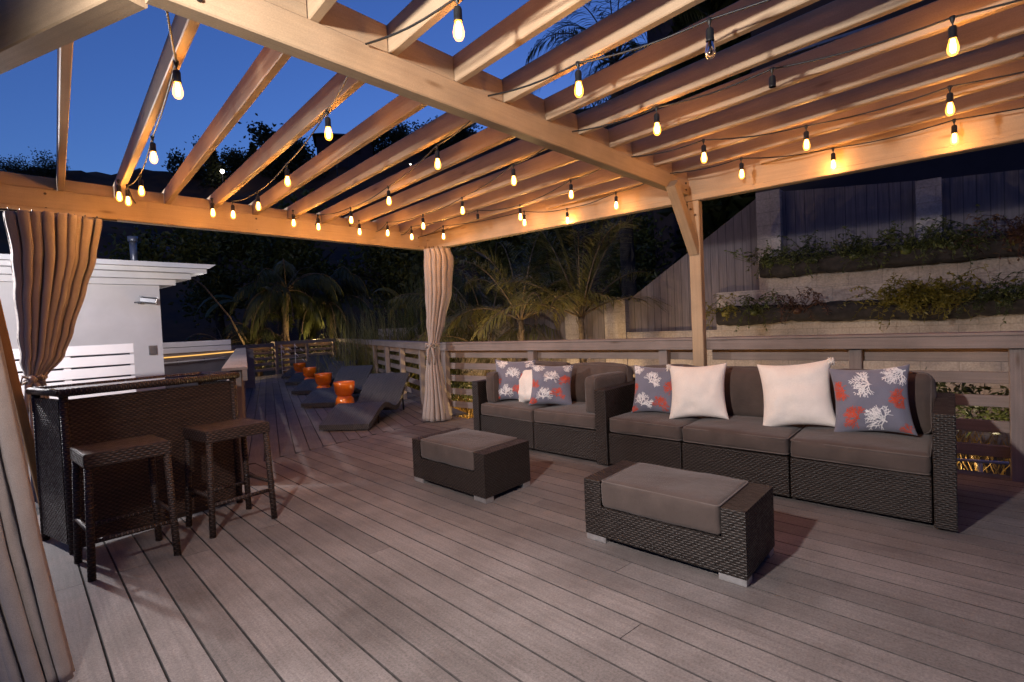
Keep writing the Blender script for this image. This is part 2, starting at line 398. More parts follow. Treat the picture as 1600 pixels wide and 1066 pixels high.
W = bpy.data.worlds.new('World'); S.world = W; W.use_nodes = True
nt = W.node_tree; bg = nt.nodes['Background']; sky = nt.nodes.new('ShaderNodeTexSky'); sky.sky_type = 'NISHITA'; sky.sun_disc = False
sky.sun_elevation = radians(-1.0); sky.sun_rotation = radians(60); sky.altitude = 200; sky.air_density = 1; sky.dust_density = .3; sky.ozone_density = 4
hs = nt.nodes.new('ShaderNodeHueSaturation'); hs.inputs['Saturation'].default_value = 1.0
nt.links.new(sky.outputs[0], hs.inputs['Color']); nt.links.new(hs.outputs[0], bg.inputs[0]); bg.inputs[1].default_value = .14
# ------------------------------------------------------------------ decks
TH = radians(7.0865); dB = V((sin(TH), cos(TH), 0)); dQ = V((cos(TH), -sin(TH), 0))
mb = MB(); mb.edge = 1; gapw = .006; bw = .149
k0 = int(-2.6 / bw); k1 = int(5.9 / bw)
for k in range(k0, k1):
    q0 = .2094 + bw * k; q = q0 + bw / 2
    base = dQ * q
    # far end at the seam y = 5.24 + .085 x ; near end behind the camera ; right end at x = 5.32
    t1 = (5.24 + .085 * base.x - base.y) / (dB.y - .085 * dB.x)
    t0 = -3.2
    if dQ.x * q + dB.x * t1 > 5.30: t1 = min(t1, (5.30 - base.x) / dB.x)
    if t1 < t0 + .2: continue
    cuts = [t0]; t = t0 + random.uniform(1.0, 4.9)
    while t < t1 - .5: cuts.append(t); t += 4.88
    cuts.append(t1)
    for a, b in zip(cuts, cuts[1:]):
        mb.tint = random.random()
        mb.bar(base + dB * (a + .0015) + V((0, 0, -.0125)), base + dB * (b - .0015) + V((0, 0, -.0125)), bw - gapw, .025, (0, 0, 1), .0022)
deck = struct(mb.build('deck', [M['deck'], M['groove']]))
PS = radians(25.4); dB2 = V((sin(PS), cos(PS), 0)); dQ2 = V((cos(PS), -sin(PS), 0))
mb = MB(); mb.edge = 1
for k in range(-4, 18):
    q = -.02 + bw * k; base = dQ2 * q
    t0 = (5.252 + .085 * base.x - base.y) / (dB2.y - .085 * dB2.x)
    t1 = (16.0 + .13 * base.x - base.y) / (dB2.y - .13 * dB2.x)
    cuts = [t0]; t = t0 + random.uniform(1.5, 4.9)
    while t < t1 - .5: cuts.append(t); t += 4.88
    cuts.append(t1)
    for a, b in zip(cuts, cuts[1:]):
        mb.tint = random.random()
        mb.bar(base + dB2 * (a + .0015) + V((0, 0, -.0125)), base + dB2 * (b - .0015) + V((0, 0, -.0125)), bw - gapw, .025, (0, 0, 1), .0022)
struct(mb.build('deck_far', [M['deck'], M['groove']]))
mb = MB(); mb.box(-3.2, 5.25, -3.2, 5.2, -.2, -.03); mb.hexa([V(p) for p in ((-.2, 5.22, -.2), (5.15, 5.68, -.2), (10.6, 17.2, -.2), (6.4, 16.7, -.2), (-.2, 5.22, -.03), (5.15, 5.68, -.03), (10.6, 17.2, -.03), (6.4, 16.7, -.03))])  # solid black underlayer beneath the boards, keeps the gaps dark
struct(mb.build('dark_underlayer', M['black']))
# ------------------------------------------------------------------ pergola
Xb, Ya, Ym, Zs, Zb, Zm = 5.045, 5.789, 2.049, 2.530, 2.332, 2.391
pg = thing('pergola', 'beige painted timber pergola with slatted open roof over the deck', 'pergola', (Xb, Ya, 0))
PL = pg.location.copy()
def part(mb, name, m_, parent=pg):
    o = mb.build(name, m_, parent); o.matrix_parent_inverse = Matrix.Translation(-PL); return o
mb = MB(); mb.box(-1.4, Xb + .09, Ya, Ya + .085, Zb, Zs, .006); mb.box(-1.4, Xb, Ya - .012, Ya - .0005, Zb + .002, Zb + .04, .003); part(mb, 'beam', M['paint'])
mb = MB(); mb.box(Xb, Xb + .088, -3.4, Ya - .002, Zb, Zs + .12, .006); mb.box(Xb - .012, Xb - .0005, -3.4, Ya - .014, Zb + .002, Zb + .045, .003); part(mb, 'beam', M['paint'])
mb = MB(); mb.box(.66, Xb - .002, Ym, Ym + .085, Zm, Zs, .006); part(mb, 'beam', M['paint'])
mb = MB(); e = V((-.27, .96, 0)).normalized(); n_ = V((e.y, -e.x, 0))
A0 = V((.700, 2.075, (Zm + 2.585) / 2)) - n_ * .05 + e * .09
mb.bar(A0, A0 + e * 3.75, .10, 2.585 - Zm, (0, 0, 1), .006); part(mb, 'beam', M['paint'])
RS = .169                   # rafters are skewed to the beams: dx per dy
rd = V((RS, 1, 0)).normalized(); rnv = V((rd.y, -rd.x, 0))
def rafter(xm, w=.046):
    """left bottom edge crosses the middle beam's near face at xm"""
    x_at = lambda y: xm + RS * (y - Ym)
    y0, y1 = -3.3, Ya + .16
    if x_at(y1) > Xb - .01: y1 = min(y1, Ym + (Xb - .055 - xm) / RS)
    if y1 < y0 + .3: return
    a = V((x_at(y0), y0, Zs + .07)) + rnv * w / 2; b = V((x_at(y1), y1, Zs + .07)) + rnv * w / 2
    mb = MB(); mb.bar(a, b, w, .14, (0, 0, 1), .005); part(mb, 'rafter', M['paint'])
RX = [-.78, -.37, .03, .43, .83, 1.22, 1.621, 2.041, 2.428, 2.83, 3.203, 3.615, 3.976, 4.345, 4.713, 5.10, 5.49]
for i, x in enumerate(RX):
    rafter(x); wx = .05
    if i + 1 < len(RX):
        x2 = min(RX[i + 1], Xb - .004)
        if .7 < x < Xb - .2: mb = MB(); mb.box(x + wx, x2 - .004, Ym + .012, Ym + .055, Zs + .002, Zs + .13, .003); part(mb, 'blocking', M['paint'])
        dx = RS * (Ya - Ym); a_, b_ = x + dx, min(RX[i + 1] + dx, Xb - .004)
        if a_ < Xb - .2: mb = MB(); mb.box(a_ + wx, b_ - .004, Ya + .012, Ya + .055, Zs + .002, Zs + .10, .003); part(mb, 'blocking', M['paint'])
mb = MB(); mb.box(5.05, 5.135, 1.965, 2.072, 0, Zb - .002, .006); part(mb, 'post', M['paint'])
mb = MB(); mb.box(5.05, 5.135, 5.79, 5.87, 0, Zb - .002, .006); part(mb, 'post', M['paint'])
mb = MB(); mb.box(-.50, -.41, 5.66, 5.75, 0, Zb - .002, .006); part(mb, 'post', M['paint'])
mb = MB(); mb.bar((4.60, 2.02, Zm + .03), (5.062, 2.02, 1.86), .088, .10, (1, 0, 1), .005); part(mb, 'brace', M['paint'])
for x, y, z in ((5.046, 2.0, 2.20), (5.046, 2.04, 2.26)):
    mb = MB(); mb.tube([(x, y, z), (x - .008, y, z)], .011, 8); part(mb, 'bolt', M['steel'])
for x, z in ((4.97, 2.43), (4.97, 2.49), (.80, 2.43), (.80, 2.49)):
    mb = MB(); mb.tube([(x, Ym + .001, z), (x, Ym - .008, z)], .010, 8); part(mb, 'bolt', M['steel'])
for x in (.98, 2.7, 4.9):
    for z in (2.37, 2.49):
        mb = MB(); mb.tube([(x, Ya + .001, z), (x, Ya - .007, z)], .010, 8); part(mb, 'bolt', M['steel'])
# ------------------------------------------------------------------ string lights
warm = (1.0, .40, .075)
BP = .60
def bulb_at(p, label, lit=True, empty=False, ztop=None):
    p = V(p); t = thing('string_light', label, 'string light', p, 0, 'bulbs hanging on the string lights')
    mb = MB(); mb.tube([(0, 0, .125), (.002, 0, .10), (0, 0, .078)], .0032, 6); mb.lathe([(0, .129), (.012, .125), (.009, .108), (.0035, .095)], n=10); mb.build('cord', M['black'], t)
    mb = MB(); mb.lathe([(.004, .086), (.013, .082), (.0165, .074), (.0165, .036), (.0185, .033), (.0175, .027)], n=14); mb.build('socket', M['black'], t)
    if empty: return t
    prof = [(.012, .036), (.013, .026), (.018, .009), (.0225, -.012), (.0212, -.028), (.0145, -.041), (.0055, -.046), (.0005, -.047)]
    mb = MB(); mb.lathe(prof, n=16); g_ = mb.build('glass_bulb', M['bulb'] if lit else M['glass'], t)
    mb = MB()
    for a in range(4):
        c_, s_ = cos(a * pi / 2 + .5), sin(a * pi / 2 + .5)
        mb.tube([(.004 * c_, .004 * s_, .026), (.009 * c_, .009 * s_, .0), (.009 * c_, .009 * s_, -.024), (.004 * c_, .004 * s_, -.032)], .0028, 4)
    mb.build('filament', M['filament'] if lit else M['steel'], g_)
    if lit:
        l = bpy.data.lights.new('bulb_lamp', 'POINT'); l.energy = BP; l.color = warm; l.shadow_soft_size = .025
        lo = bpy.data.objects.new('bulb_lamp', l); COL.objects.link(lo); lo.parent = t; lo.location = (0, 0, -.015)
    return t
ords = ['first', 'second', 'third', 'fourth', 'fifth']
STR = [
 ('the first string above the bar', [(.97, 2.78), (1.20, 3.90), (1.39, 4.83), (1.41, 5.24)], 1),
 ('the second string above the bar stools', [(1.76, 2.82), (2.07, 3.90), (2.27, 4.81), (2.25, 5.28)], 1),
 ('the third string toward the loungers', [(2.62, 2.85), (3.03, 3.95), (3.24, 4.86), (3.17, 5.37)], 1),
 ('the fourth string over the small ottoman', [(3.37, 2.79), (3.83, 3.84), (4.05, 4.69), (4.00, 5.27)], 1),
 ('the fifth string over the loveseat', [(4.13, 2.76), (4.54, 3.69), (4.38, 4.16), (4.40, 5.32)], 1),
 ('the string nearest the corner curtain', [(4.88, 2.73), (4.98, 3.39), (4.83, 3.87), (4.70, 5.07)], 1),
 ('the lone cord high above the ottomans', [(1.53, 1.51)], 2),
 ('the sixth cord, above the near ottoman', [(2.32, 1.48), (2.40, .86)], 2),
 ('the seventh cord, over the long sofa front', [(3.14, 1.46), (3.11, .80), (3.17, .07)], 2),
 ('the eighth cord, over the cream pillows', [(3.96, 1.49), (4.22, .88), (4.14, .11)], 2),
 ('the last cord beside the fence beam', [(4.66, 1.45), (4.96, .85), (4.89, .11)], 2)]
cables = []
for si, (nm, pts, typ) in enumerate(STR):
    for bi, (x, y) in enumerate(pts):
        em = (si == 4 and bi == 2) or (si == 8 and bi == 1); lit = not (em or (si == 7 and bi == 1))
        z = 2.40
        if si == 5 and bi == 1: z = 2.366
        if em: lb = 'empty black socket without a bulb, on ' + nm
        elif not lit: lb = 'unlit clear glass bulb hanging on ' + nm
        else: lb = 'glowing bulb, %s from the middle beam, on %s' % (ords[bi], nm)
        bulb_at((x, y, z), lb, lit, em)
    # cable sagging between its bulbs, hooked on the beams
    if typ == 1: nodes = [(pts[0][0] - .25, Ym + .10, 2.522)] + [(x, y, 2.395 + .125) for x, y in pts] + [(pts[-1][0] + .2, Ya - .015, 2.50)]
    else: nodes = [(pts[0][0] - .05, Ym - .012, 2.515)] + [(x, y, 2.395 + .125) for x, y in pts] + [(pts[-1][0] + .02, pts[-1][1] - 1.1, 2.522)]
    if si == 5: nodes[2] = (4.98, 3.39, 2.361 + .125)
    cp = []
    for a, b in zip(nodes, nodes[1:]):
        for k in range(6):
            t = k / 6; cp.append((a[0] + (b[0] - a[0]) * t, a[1] + (b[1] - a[1]) * t, a[2] + (b[2] - a[2]) * t - .022 * sin(pi * t)))
    cp.append(nodes[-1]); mb = MB(); mb.tube(cp, .0048, 6)
    tag(mb.build('light_cable', M['black']), 'thin black cable carrying the bulbs of ' + nm, 'cable', 'cables of the string lights')
for (x, y, lb) in ((1.32, 5.12, 'glowing bulb tight against the beam above the tied curtain'), (2.08, 5.30, 'glowing bulb on the far beam between first and second strings'),
                   (2.87, 5.33, 'glowing bulb on the far beam between second and third strings'), (3.69, 5.38, 'glowing bulb on the far beam between third and fourth strings')):
    bulb_at((x, y, 2.40), lb)
# ------------------------------------------------------------------ railings
def railing(P, Q, name, label, posts, top=1.025, led=True, inner=1, slats=(.715, .545, .36, .18), sh=.085, group='deck railings'):
    """from P to Q; inner side is to the left (+1) or right (-1) of the direction"""
    P, Q = V(P + (0,)), V(Q + (0,)); d = (Q - P).normalized(); L = (Q - P).length; n = V((-d.y, d.x, 0)) * inner
    t = thing(name, label, 'railing', P, atan2(d.y, d.x), group); s_ = inner
    mb = MB(); mb.bar((0, 0, top - .045), (L, 0, top - .045), .038, .09, (0, 0, 1), .004); fb = mb.build('face_board', M['rail'], t)
    mb = MB(); mb.bar((0, -s_ * .075, top + .0125), (L, -s_ * .075, top + .0125), .20, .022, (0, 0, 1), .004); mb.build('cap', M['rail'], t)
    mb = MB(); mb.bar((0, -s_ * .135, top - .145), (L, -s_ * .135, top - .145), .03, .10, (0, 0, 1), .004); mb.build('back_board', M['rail'], t)
    if led:
        mb = MB(); mb.bar((.05, -s_ * .045, top - .012), (L - .05, -s_ * .045, top - .012), .012, .008, (0, 0, 1), .001); mb.build('led_strip', M['led'], fb)
    for z in slats:
        mb = MB(); mb.bar((0, -s_ * .135, z), (L, -s_ * .135, z), .03, sh, (0, 0, 1), .004); mb.build('slat', M['rail'], t)
    for x in posts:
        mb = MB(); mb.bar((x, -s_ * .07, -.2), (x, -s_ * .07, top - .002), .085, .09, (1, 0, 0), .005); mb.build('post', M['rail'], t)
    return t
railing((5.118, 1.955), (5.118, -2.4), 'deck_railing', 'weathered wood railing behind the long sofa, right of the pergola post', (1.19, 2.155, 3.6), inner=-1)
railing((5.118, 2.08), (5.118, 5.95), 'deck_railing', 'weathered wood railing behind the loveseat, between post and curtain', (.34, 2.04, 3.6), inner=1)
railing((5.17, 5.98), (10.7, 17.4), 'deck_railing', 'long grey railing running away behind the loungers', tuple(.75 + 1.42 * k for k in range(9)), inner=1)
railing((10.68, 17.36), (8.30, 17.05), 'deck_railing', 'grey railing across the far end of the deck by the last lounger', (.05, 1.15, 2.3), inner=1)
railing((8.25, 16.98), (5.9, 16.55), 'deck_railing', 'grey railing at the far end beside the house, left of the white rods', (.9, 2.2), inner=1, top=.98)
railing((2.03, 4.72), (5.75, 13.3), 'deck_railing', 'grey railing starting behind the wicker bar and running along the house side', tuple(.1 + 1.3 * k for k in range(8)), inner=-1, top=.97, led=False, slats=(.70, .52, .34, .16), sh=.15)
mb = MB()  # white rods standing in for streaks of light on the railing
for x, z, a in ((8.52, .86, 40), (8.53, .70, 70), (8.75, .80, 40), (8.95, .88, 50), (9.15, .74, 40), (8.98, .58, 45), (9.2, .38, 45), (8.70, .66, 35)):
    dx, dz = .07 * cos(radians(a)), .07 * sin(radians(a)); mb.tube([(x - dx, 16.93, z + dz), (x + dx, 16.93, z - dz)], .014, 6)
for x in (8.47, 8.93): mb.tube([(x, 16.95, 0), (x, 16.95, .95)], .010, 6)
mb.tube([(8.47, 16.95, .12), (9.25, 16.95, .12)], .008, 6); mb.tube([(8.47, 16.95, .5), (9.25, 16.95, .5)], .006, 6)
tag(mb.build('light_streaks', M['white']), 'short slanted white rods standing in for light streaks on the far railing', 'light streaks')
mb = MB(); mb.tube([(5.62, .35, .0), (5.62, -.16, .02)], .012, 8); mb.tube([(5.62, .01, .0), (5.62, .01, -.3)], .016, 8); mb.tube([(5.62, .35, -.3), (5.62, -.4, -.28)], .012, 8)
tag(mb.build('pipe_frame', M['white']), 'low white pipe frame below the deck edge beside the sofa arm', 'frame')
# ------------------------------------------------------------------ sofa
UA = atan2(.995, .102)
so = thing('sectional_sofa', 'long dark wicker sectional sofa with taupe cushions along the railing', 'sofa', (3.794, .103, 0), UA)
# local: x along the front toward the loveseat end, y = -depth (so back is at negative y)
DEP = .93
def bx(name, x0, x1, y0, y1, z0, z1, m_='wicker', par=so):
    mb = MB(); mb.wbox(x0, x1, -y1, -y0, z0, z1); o = mb.build(name, M[m_], par)
    bv = o.modifiers.new('bevel', 'BEVEL'); bv.width = .008; bv.segments = 2; return o
bx('armrest', 0, .105, -.01, DEP, .012, .6575); bx('armrest', 2.335, 2.455, -.012, DEP, .012, .6575); bx('armrest', 4.02, 4.12, -.01, DEP, .012, .6575)
bounds = [.108, .868, 1.648, 2.332]; b2 = [2.458, 3.225, 4.017]
seats = list(zip(bounds, bounds[1:])) + list(zip(b2, b2[1:]))
for i, (a, b) in enumerate(seats):
    bx('seat_base', a + .003, b - .004, .004, DEP - .02, .03, .295); bx('back_frame', a + .003, b - .004, DEP - .10, DEP - .004, .297, .665)
    mb = MB(); w = b - a - .012; mb.softbox(w, .80, .125, .03, .02, 16, (0, 0, 0)); o = mb.build('seat_cushion', M['cushion'], so, ((a + b) / 2, -.405, .358), (radians(random.uniform(-.6, .6)), radians(random.uniform(-.8, .8)), 0))
    mb = MB(); mb.piping(w, .80, .125, .028); mb.build('piping', M['piping'], o)
    mb = MB(); mb.softbox(w - .01, .40, .15, .045, .045, 14, wr=.013); o = mb.build('back_cushion', M['cushion'], so, ((a + b) / 2, -.69, .605), (radians(-78 + random.uniform(-2, 2)), 0, radians(random.uniform(-1.5, 1.5))))
    mb = MB(); mb.piping(w - .01, .40, .15, .04); mb.build('piping', M['piping'], o)
for x, s_ in ((3.925, 1), (2.545, -1)):
    mb = MB(); mb.softbox(.56, .33, .14, .04, .025, 8); o = mb.build('side_cushion', M['cushion'], so, (x, -.36, .585), (radians(90), 0, radians(90 + s_ * 3)))
    mb = MB(); mb.piping(.56, .33, .14, .04); mb.build('piping', M['piping'], o)
def skew(root, k):
    """the furniture's sides are not quite square to its front: slide x by k per unit of depth y"""
    done = set()
    def go(o, m_):
        for ch in o.children:
            mc = m_ @ ch.matrix_basis
            if ch.type == 'MESH' and ch.data.name not in done:
                done.add(ch.data.name); inv = mc.inverted()
                for v in ch.data.vertices:
                    q = mc @ v.co; q.x += k * q.y; v.co = inv @ q
                ch.data.update()
            go(ch, mc)
    go(root, Matrix.Identity(4))
skew(so, -.131)
# ------------------------------------------------------------------ ottomans
def ottoman(loc, rz, label, D):
    t = thing('ottoman', label, 'ottoman', loc, rz, 'wicker ottomans in front of the sofa')
    L = .927; e_ = .115
    mb = MB(); P = [(0, .036), (L, .036), (L, .350), (L - e_, .350), (L - e_, .205), (e_, .205), (e_, .350), (0, .350)]
    i = len(mb.v)
    for y in (0, D):
        for x, z in P: mb.v.append((x, y, z))
    n = len(P)
    mb.face([i + k for k in (0, 1, 4, 5)]); mb.face([i + k for k in (0, 5, 6, 7)]); mb.face([i + k for k in (1, 2, 3, 4)])
    mb.face([i + n + k for k in (5, 4, 1, 0)]); mb.face([i + n + k for k in (7, 6, 5, 0)]); mb.face([i + n + k for k in (4, 3, 2, 1)])
    for k in range(n):
        k2 = (k + 1) % n; mb.face((i + k2, i + k, i + n + k, i + n + k2))
    o = mb.build('wicker_frame', M['wicker'], t)
    mb = MB(); w = L - 2 * e_ - .008; mb.softbox(w, D + .004, .155, .022, .014, 14, wr=.007); o = mb.build('cushion', M['cushion'], t, (L / 2, D / 2 - .004, .284), (0, 0, 0))
    mb = MB(); mb.piping(w, D + .004, .155, .02, .005, levels=(1,)); mb.build('piping', M['piping'], o)
    for x in (.0, L - .14):
        for y in (-.003, D - .095):
            mb = MB(); mb.box(x + .004, x + .136, y + .006, y + .092, 0, .038, .004); mb.build('foot', M['alu'], t)
    return t
ang = atan2(.82 - 1.744, 2.535 - 2.6206)
o1 = ottoman((2.6206, 1.744, 0), ang, 'dark wicker ottoman nearest the camera with brownish cushion, in front of the long sofa', .47)
ang2 = atan2(2.653 - 3.572, 2.74 - 2.851)
o2 = ottoman((2.851, 3.572, 0), ang2, 'dark wicker ottoman with pale grey cushion top, in front of the loveseat', .52)
skew(o1, -.109); skew(o2, -.150)
# ------------------------------------------------------------------ throw pillows
def coral(mb, cx, cy, ang_, size, seed, surf):
    """a branching fan of strokes laid on the pillow's front"""
    rnd = random.Random(seed)
    def seg(p, q, w0, w1):
        (x0, y0), (x1, y1) = p, q; d = hypot(x1 - x0, y1 - y0) + 1e-9; tx, ty = (x1 - x0) / d, (y1 - y0) / d; nx, ny = -ty, tx; i = len(mb.v)
        x0 -= tx * w0 * .5; y0 -= ty * w0 * .5; x1 += tx * w1 * .5; y1 += ty * w1 * .5
        C = [(x0 + nx * w0, y0 + ny * w0), (x0 - nx * w0, y0 - ny * w0), (x1 - nx * w1, y1 - ny * w1), (x1 + nx * w1, y1 + ny * w1)]
        if any(abs(a) > .985 or abs(b) > .985 for a, b in C): return
        for a, b in C: mb.v.append(tuple(surf(a, b)))
        mb.face((i, i + 1, i + 2, i + 3))
    def grow(p, a, L, w, lim):
        """one stroke with alternate side twigs"""
        n = max(3, int(L / (size * .07))); st = L / n
        for k in range(n):
            a += rnd.uniform(-.22, .22); q = (p[0] + cos(a) * st, p[1] + sin(a) * st)
            seg(p, q, w * (1 - .45 * k / n), w * (1 - .45 * (k + 1) / n)); p = q
            if lim > 0 and k >= 1 and rnd.random() < .85:
                s_ = 1 if (k + lim) % 2 else -1; grow(p, a + s_ * rnd.uniform(.5, .95), L * (1 - k / n) * rnd.uniform(.5, .85), w * .74, lim - 1)
    p = (cx - cos(ang_) * size * .42, cy - sin(ang_) * size * .42); wd = size * .026
    grow(p, ang_, size * .14, wd * 1.3, 0)
    p2 = (p[0] + cos(ang_) * size * .1, p[1] + sin(ang_) * size * .1)
    for k in range(6):
        grow(p2, ang_ + (-1.25 + 2.5 * k / 5) + rnd.uniform(-.1, .1), size * (.62 + .24 * cos((k - 2.5) * .5)), wd, 2)
def pillow(loc, yaw_, lean, roll, label, kind, size=.44, seed=0, T=.10, tassel=0):
    t = thing('throw_pillow', label, 'pillow', loc, 0, 'throw pillows on the sofa')
    t.rotation_euler = (lean, roll, yaw_); t.rotation_mode = 'XYZ'
    h = size / 2; sd = seed * 7.3
    def surf(u, v, sgn=-1, off=.0):
        sx = u * h * (1 - .12 * (1 - v * v)); sz = v * h * (1 - .12 * (1 - u * u))
        th = T * max(0, (1 - u * u) * (1 - v * v)) ** .42
        wr = mnoise.noise(V((u * 2.2 + sd, v * 2.2, sgn))) * .020 * (1 - max(abs(u), abs(v)) ** 6) + mnoise.noise(V((u * 6 + sd, v * 6, sgn + 5))) * .007 * (1 - max(abs(u), abs(v)) ** 8)
        return V((sx, sgn * (th + off) + wr, sz + h))
    g = lambda a: sin((a - .5) * pi) * .5 + .5
    mb = MB(); n = 22
    mb.grid(lambda a, b: surf(g(a) * 2 - 1, g(b) * 2 - 1, -1), n, n, size, size); mb.grid(lambda a, b: surf(g(a) * 2 - 1, g(b) * 2 - 1, 1), n, n, size, size, True)
    if kind == 'cream':
        mb.build('cover', M['cream'], t)
        if tassel:
            mb = MB(); c_ = V((tassel * h * .965, -.004, size * .97)); rnd = random.Random(seed)
            for k in range(70):
                d = V((tassel * rnd.uniform(-.4, 1), rnd.uniform(-1.2, .2), rnd.uniform(-.8, .8))).normalized(); L = rnd.uniform(.018, .038)
                mb.tube([c_, c_ + d * L * .6, c_ + d * L + V((0, 0, -.014))], [.0035, .003, .0015], 5)
            mb.build('tassel', M['cream'], t)
    else:
        s2 = lambda u, v: surf(u, v, -1, .0022)
        for k, (x, y, a, z, m_) in enumerate(kind):
            mb.cur = m_; coral(mb, x, y, radians(a), z, seed * 10 + k, s2)
        mb.build('cover', [M['greyblue'], M['coralw'], M['coralr']], t)
    return t
PY = UA + pi   # local -y faces the room... front normal = -y
KF = [(-.18, .45, 182, .62, 1), (.66, .76, 192, .62, 1), (.14, -.60, 148, .62, 1), (-.84, .25, 185, .44, 2), (-.50, -.55, 155, .50, 2), (.74, -.02, 185, .46, 2), (.78, -.93, 160, .30, 2)]
KG = [(-.82, .82, 250, .44, 1), (-.05, .40, 40, .58, 1), (.72, .12, 120, .50, 2), (-.42, -.55, 62, .60, 1), (.30, -.60, 70, .50, 2), (-.92, .0, 20, .36, 2), (.80, .85, 220, .4, 1), (-.85, -.9, 50, .3, 2)]
KH = [(-.62, .80, 280, .45, 1), (.0, .35, 95, .58, 1), (.70, .15, 100, .48, 2), (-.32, -.58, 85, .60, 1), (.36, -.52, 70, .52, 2), (-.85, -.05, 60, .42, 2), (.75, .82, 230, .42, 1), (-.8, -.88, 60, .32, 2)]
zs = .428
def fy(deg): return UA + pi + radians(deg)
def pil(x, y, yawd, lean, roll, label, kind, **kw): return pillow((x, y, zs), fy(yawd), radians(lean), radians(roll), label, kind, **kw)
pil(4.42, 3.80, 32, -14, 2, 'coral print pillow at the back of the loveseat, behind a cream pillow', KH, seed=1, size=.46)
pil(4.38, 3.55, -14, -14, -8, 'plain cream pillow squeezed between two coral print pillows on the loveseat', 'cream', seed=2, size=.38)
pil(4.33, 3.24, 38, -24, 3, 'coral print pillow at the front of the loveseat, leaning sideways', KH, seed=3, size=.44)
pil(4.33, 2.12, 16, -15, 1, 'coral print pillow on the long sofa beside the shared armrest', KG, seed=4, size=.43)
pil(4.25, 1.715, 20, -19, -2, 'plain cream pillow with tassel, next to the shared armrest end of the long sofa', 'cream', seed=5, size=.46, tassel=-1)
pil(4.22, .975, 15, -18, -5, 'plain cream pillow tilted against the coral pillow at the sofa right end', 'cream', seed=6, size=.49, tassel=1)
pil(4.20, .53, 11, -17, -4, 'large coral print pillow beside the right armrest of the long sofa', KF, seed=7, size=.46)
# ------------------------------------------------------------------ bar and stools
ba = thing('wicker_bar', 'brown wicker outdoor bar counter with dark glass top behind two stools', 'bar', (.702, 4.114, 0), atan2(.136, 1.058))
BL, BD, BH = 1.075, .50, .965
def pb(name, m_, f_): mb = MB(); f_(mb); return mb.build(name, m_, ba)
o = pb('front_panel', M['wickerb'], lambda mb: mb.wbox(.045, BL - .045, .02, .05, .05, BH - .045))
pb('side_panel', M['wickerb'], lambda mb: mb.wbox(.005, .035, .06, BD - .05, .05, BH - .045)); pb('side_panel', M['wickerb'], lambda mb: mb.wbox(BL - .035, BL - .005, .06, BD - .05, .05, BH - .045))
for x in (.022, BL - .022):
    for y in (.022, BD - .022): pb('post', M['wickerb'], lambda mb: mb.tube([(x, y, 0), (x, y, BH - .02)], .023, 12))
pb('bottom_rail', M['frame'], lambda mb: mb.box(.04, BL - .04, .015, .05, .02, .055))
pb('top_rim', M['wickerb'], lambda mb: (mb.tube([(-.01, 0, BH), (BL + .01, 0, BH)], .024, 12), mb.tube([(-.01, BD, BH), (BL + .01, BD, BH)], .022, 12), mb.tube([(0, 0, BH), (0, BD, BH)], .022, 12), mb.tube([(BL, 0, BH), (BL, BD, BH)], .022, 12)))
pb('glass_top', M['barglass'], lambda mb: mb.box(.02, BL - .02, .02, BD - .02, BH + .002, BH + .012, .002))
pb('shelf', M['frame'], lambda mb: mb.box(.04, BL - .04, .07, BD - .05, .45, .47))
def stool(loc, rz, label):
    t = thing('bar_stool', label, 'stool', loc, rz, 'wicker stools at the bar')
    w, d, h = .41, .37, .668
    mb = MB(); mb.wbox(-w / 2, w / 2, -d / 2, d / 2, h - .075, h); o = mb.build('seat', M['wickerb'], t); bv = o.modifiers.new('bevel', 'BEVEL'); bv.width = .008; bv.segments = 2
    for sx in (-1, 1):
        for sy in (-1, 1):
            mb = MB(); mb.tube([(sx * (w / 2 - .022), sy * (d / 2 - .022), h - .07), (sx * (w / 2 - .004), sy * (d / 2 - .004), .0)], .0195, 10); mb.build('leg', M['wickerb'], t)
    for z, a, b in ((.20, (-1, -1), (1, -1)), (.20, (-1, 1), (1, 1)), (.255, (-1, -1), (-1, 1)), (.255, (1, -1), (1, 1))):
        mb = MB(); q = lambda s_: (s_[0] * (w / 2 - .010), s_[1] * (d / 2 - .010), z); mb.tube([q(a), q(b)], .0125, 8); mb.build('stretcher', M['wickerb'], t)
    for sx in (-1, 1):
        mb = MB(); mb.lathe([(0, .012), (.014, .010), (.014, 0), (0, 0)], (sx * (w / 2 - .012), d / 2 - .03, .25), 10); mb.build('bolt_cover', M['alu'], t)
    return t
stool((.897, 3.752, 0), radians(-2), 'brown wicker bar stool nearest the curtain, seat in shade')
stool((1.520, 3.860, 0), radians(2), 'brown wicker bar stool at the open end of the bar, seat corner catching light')
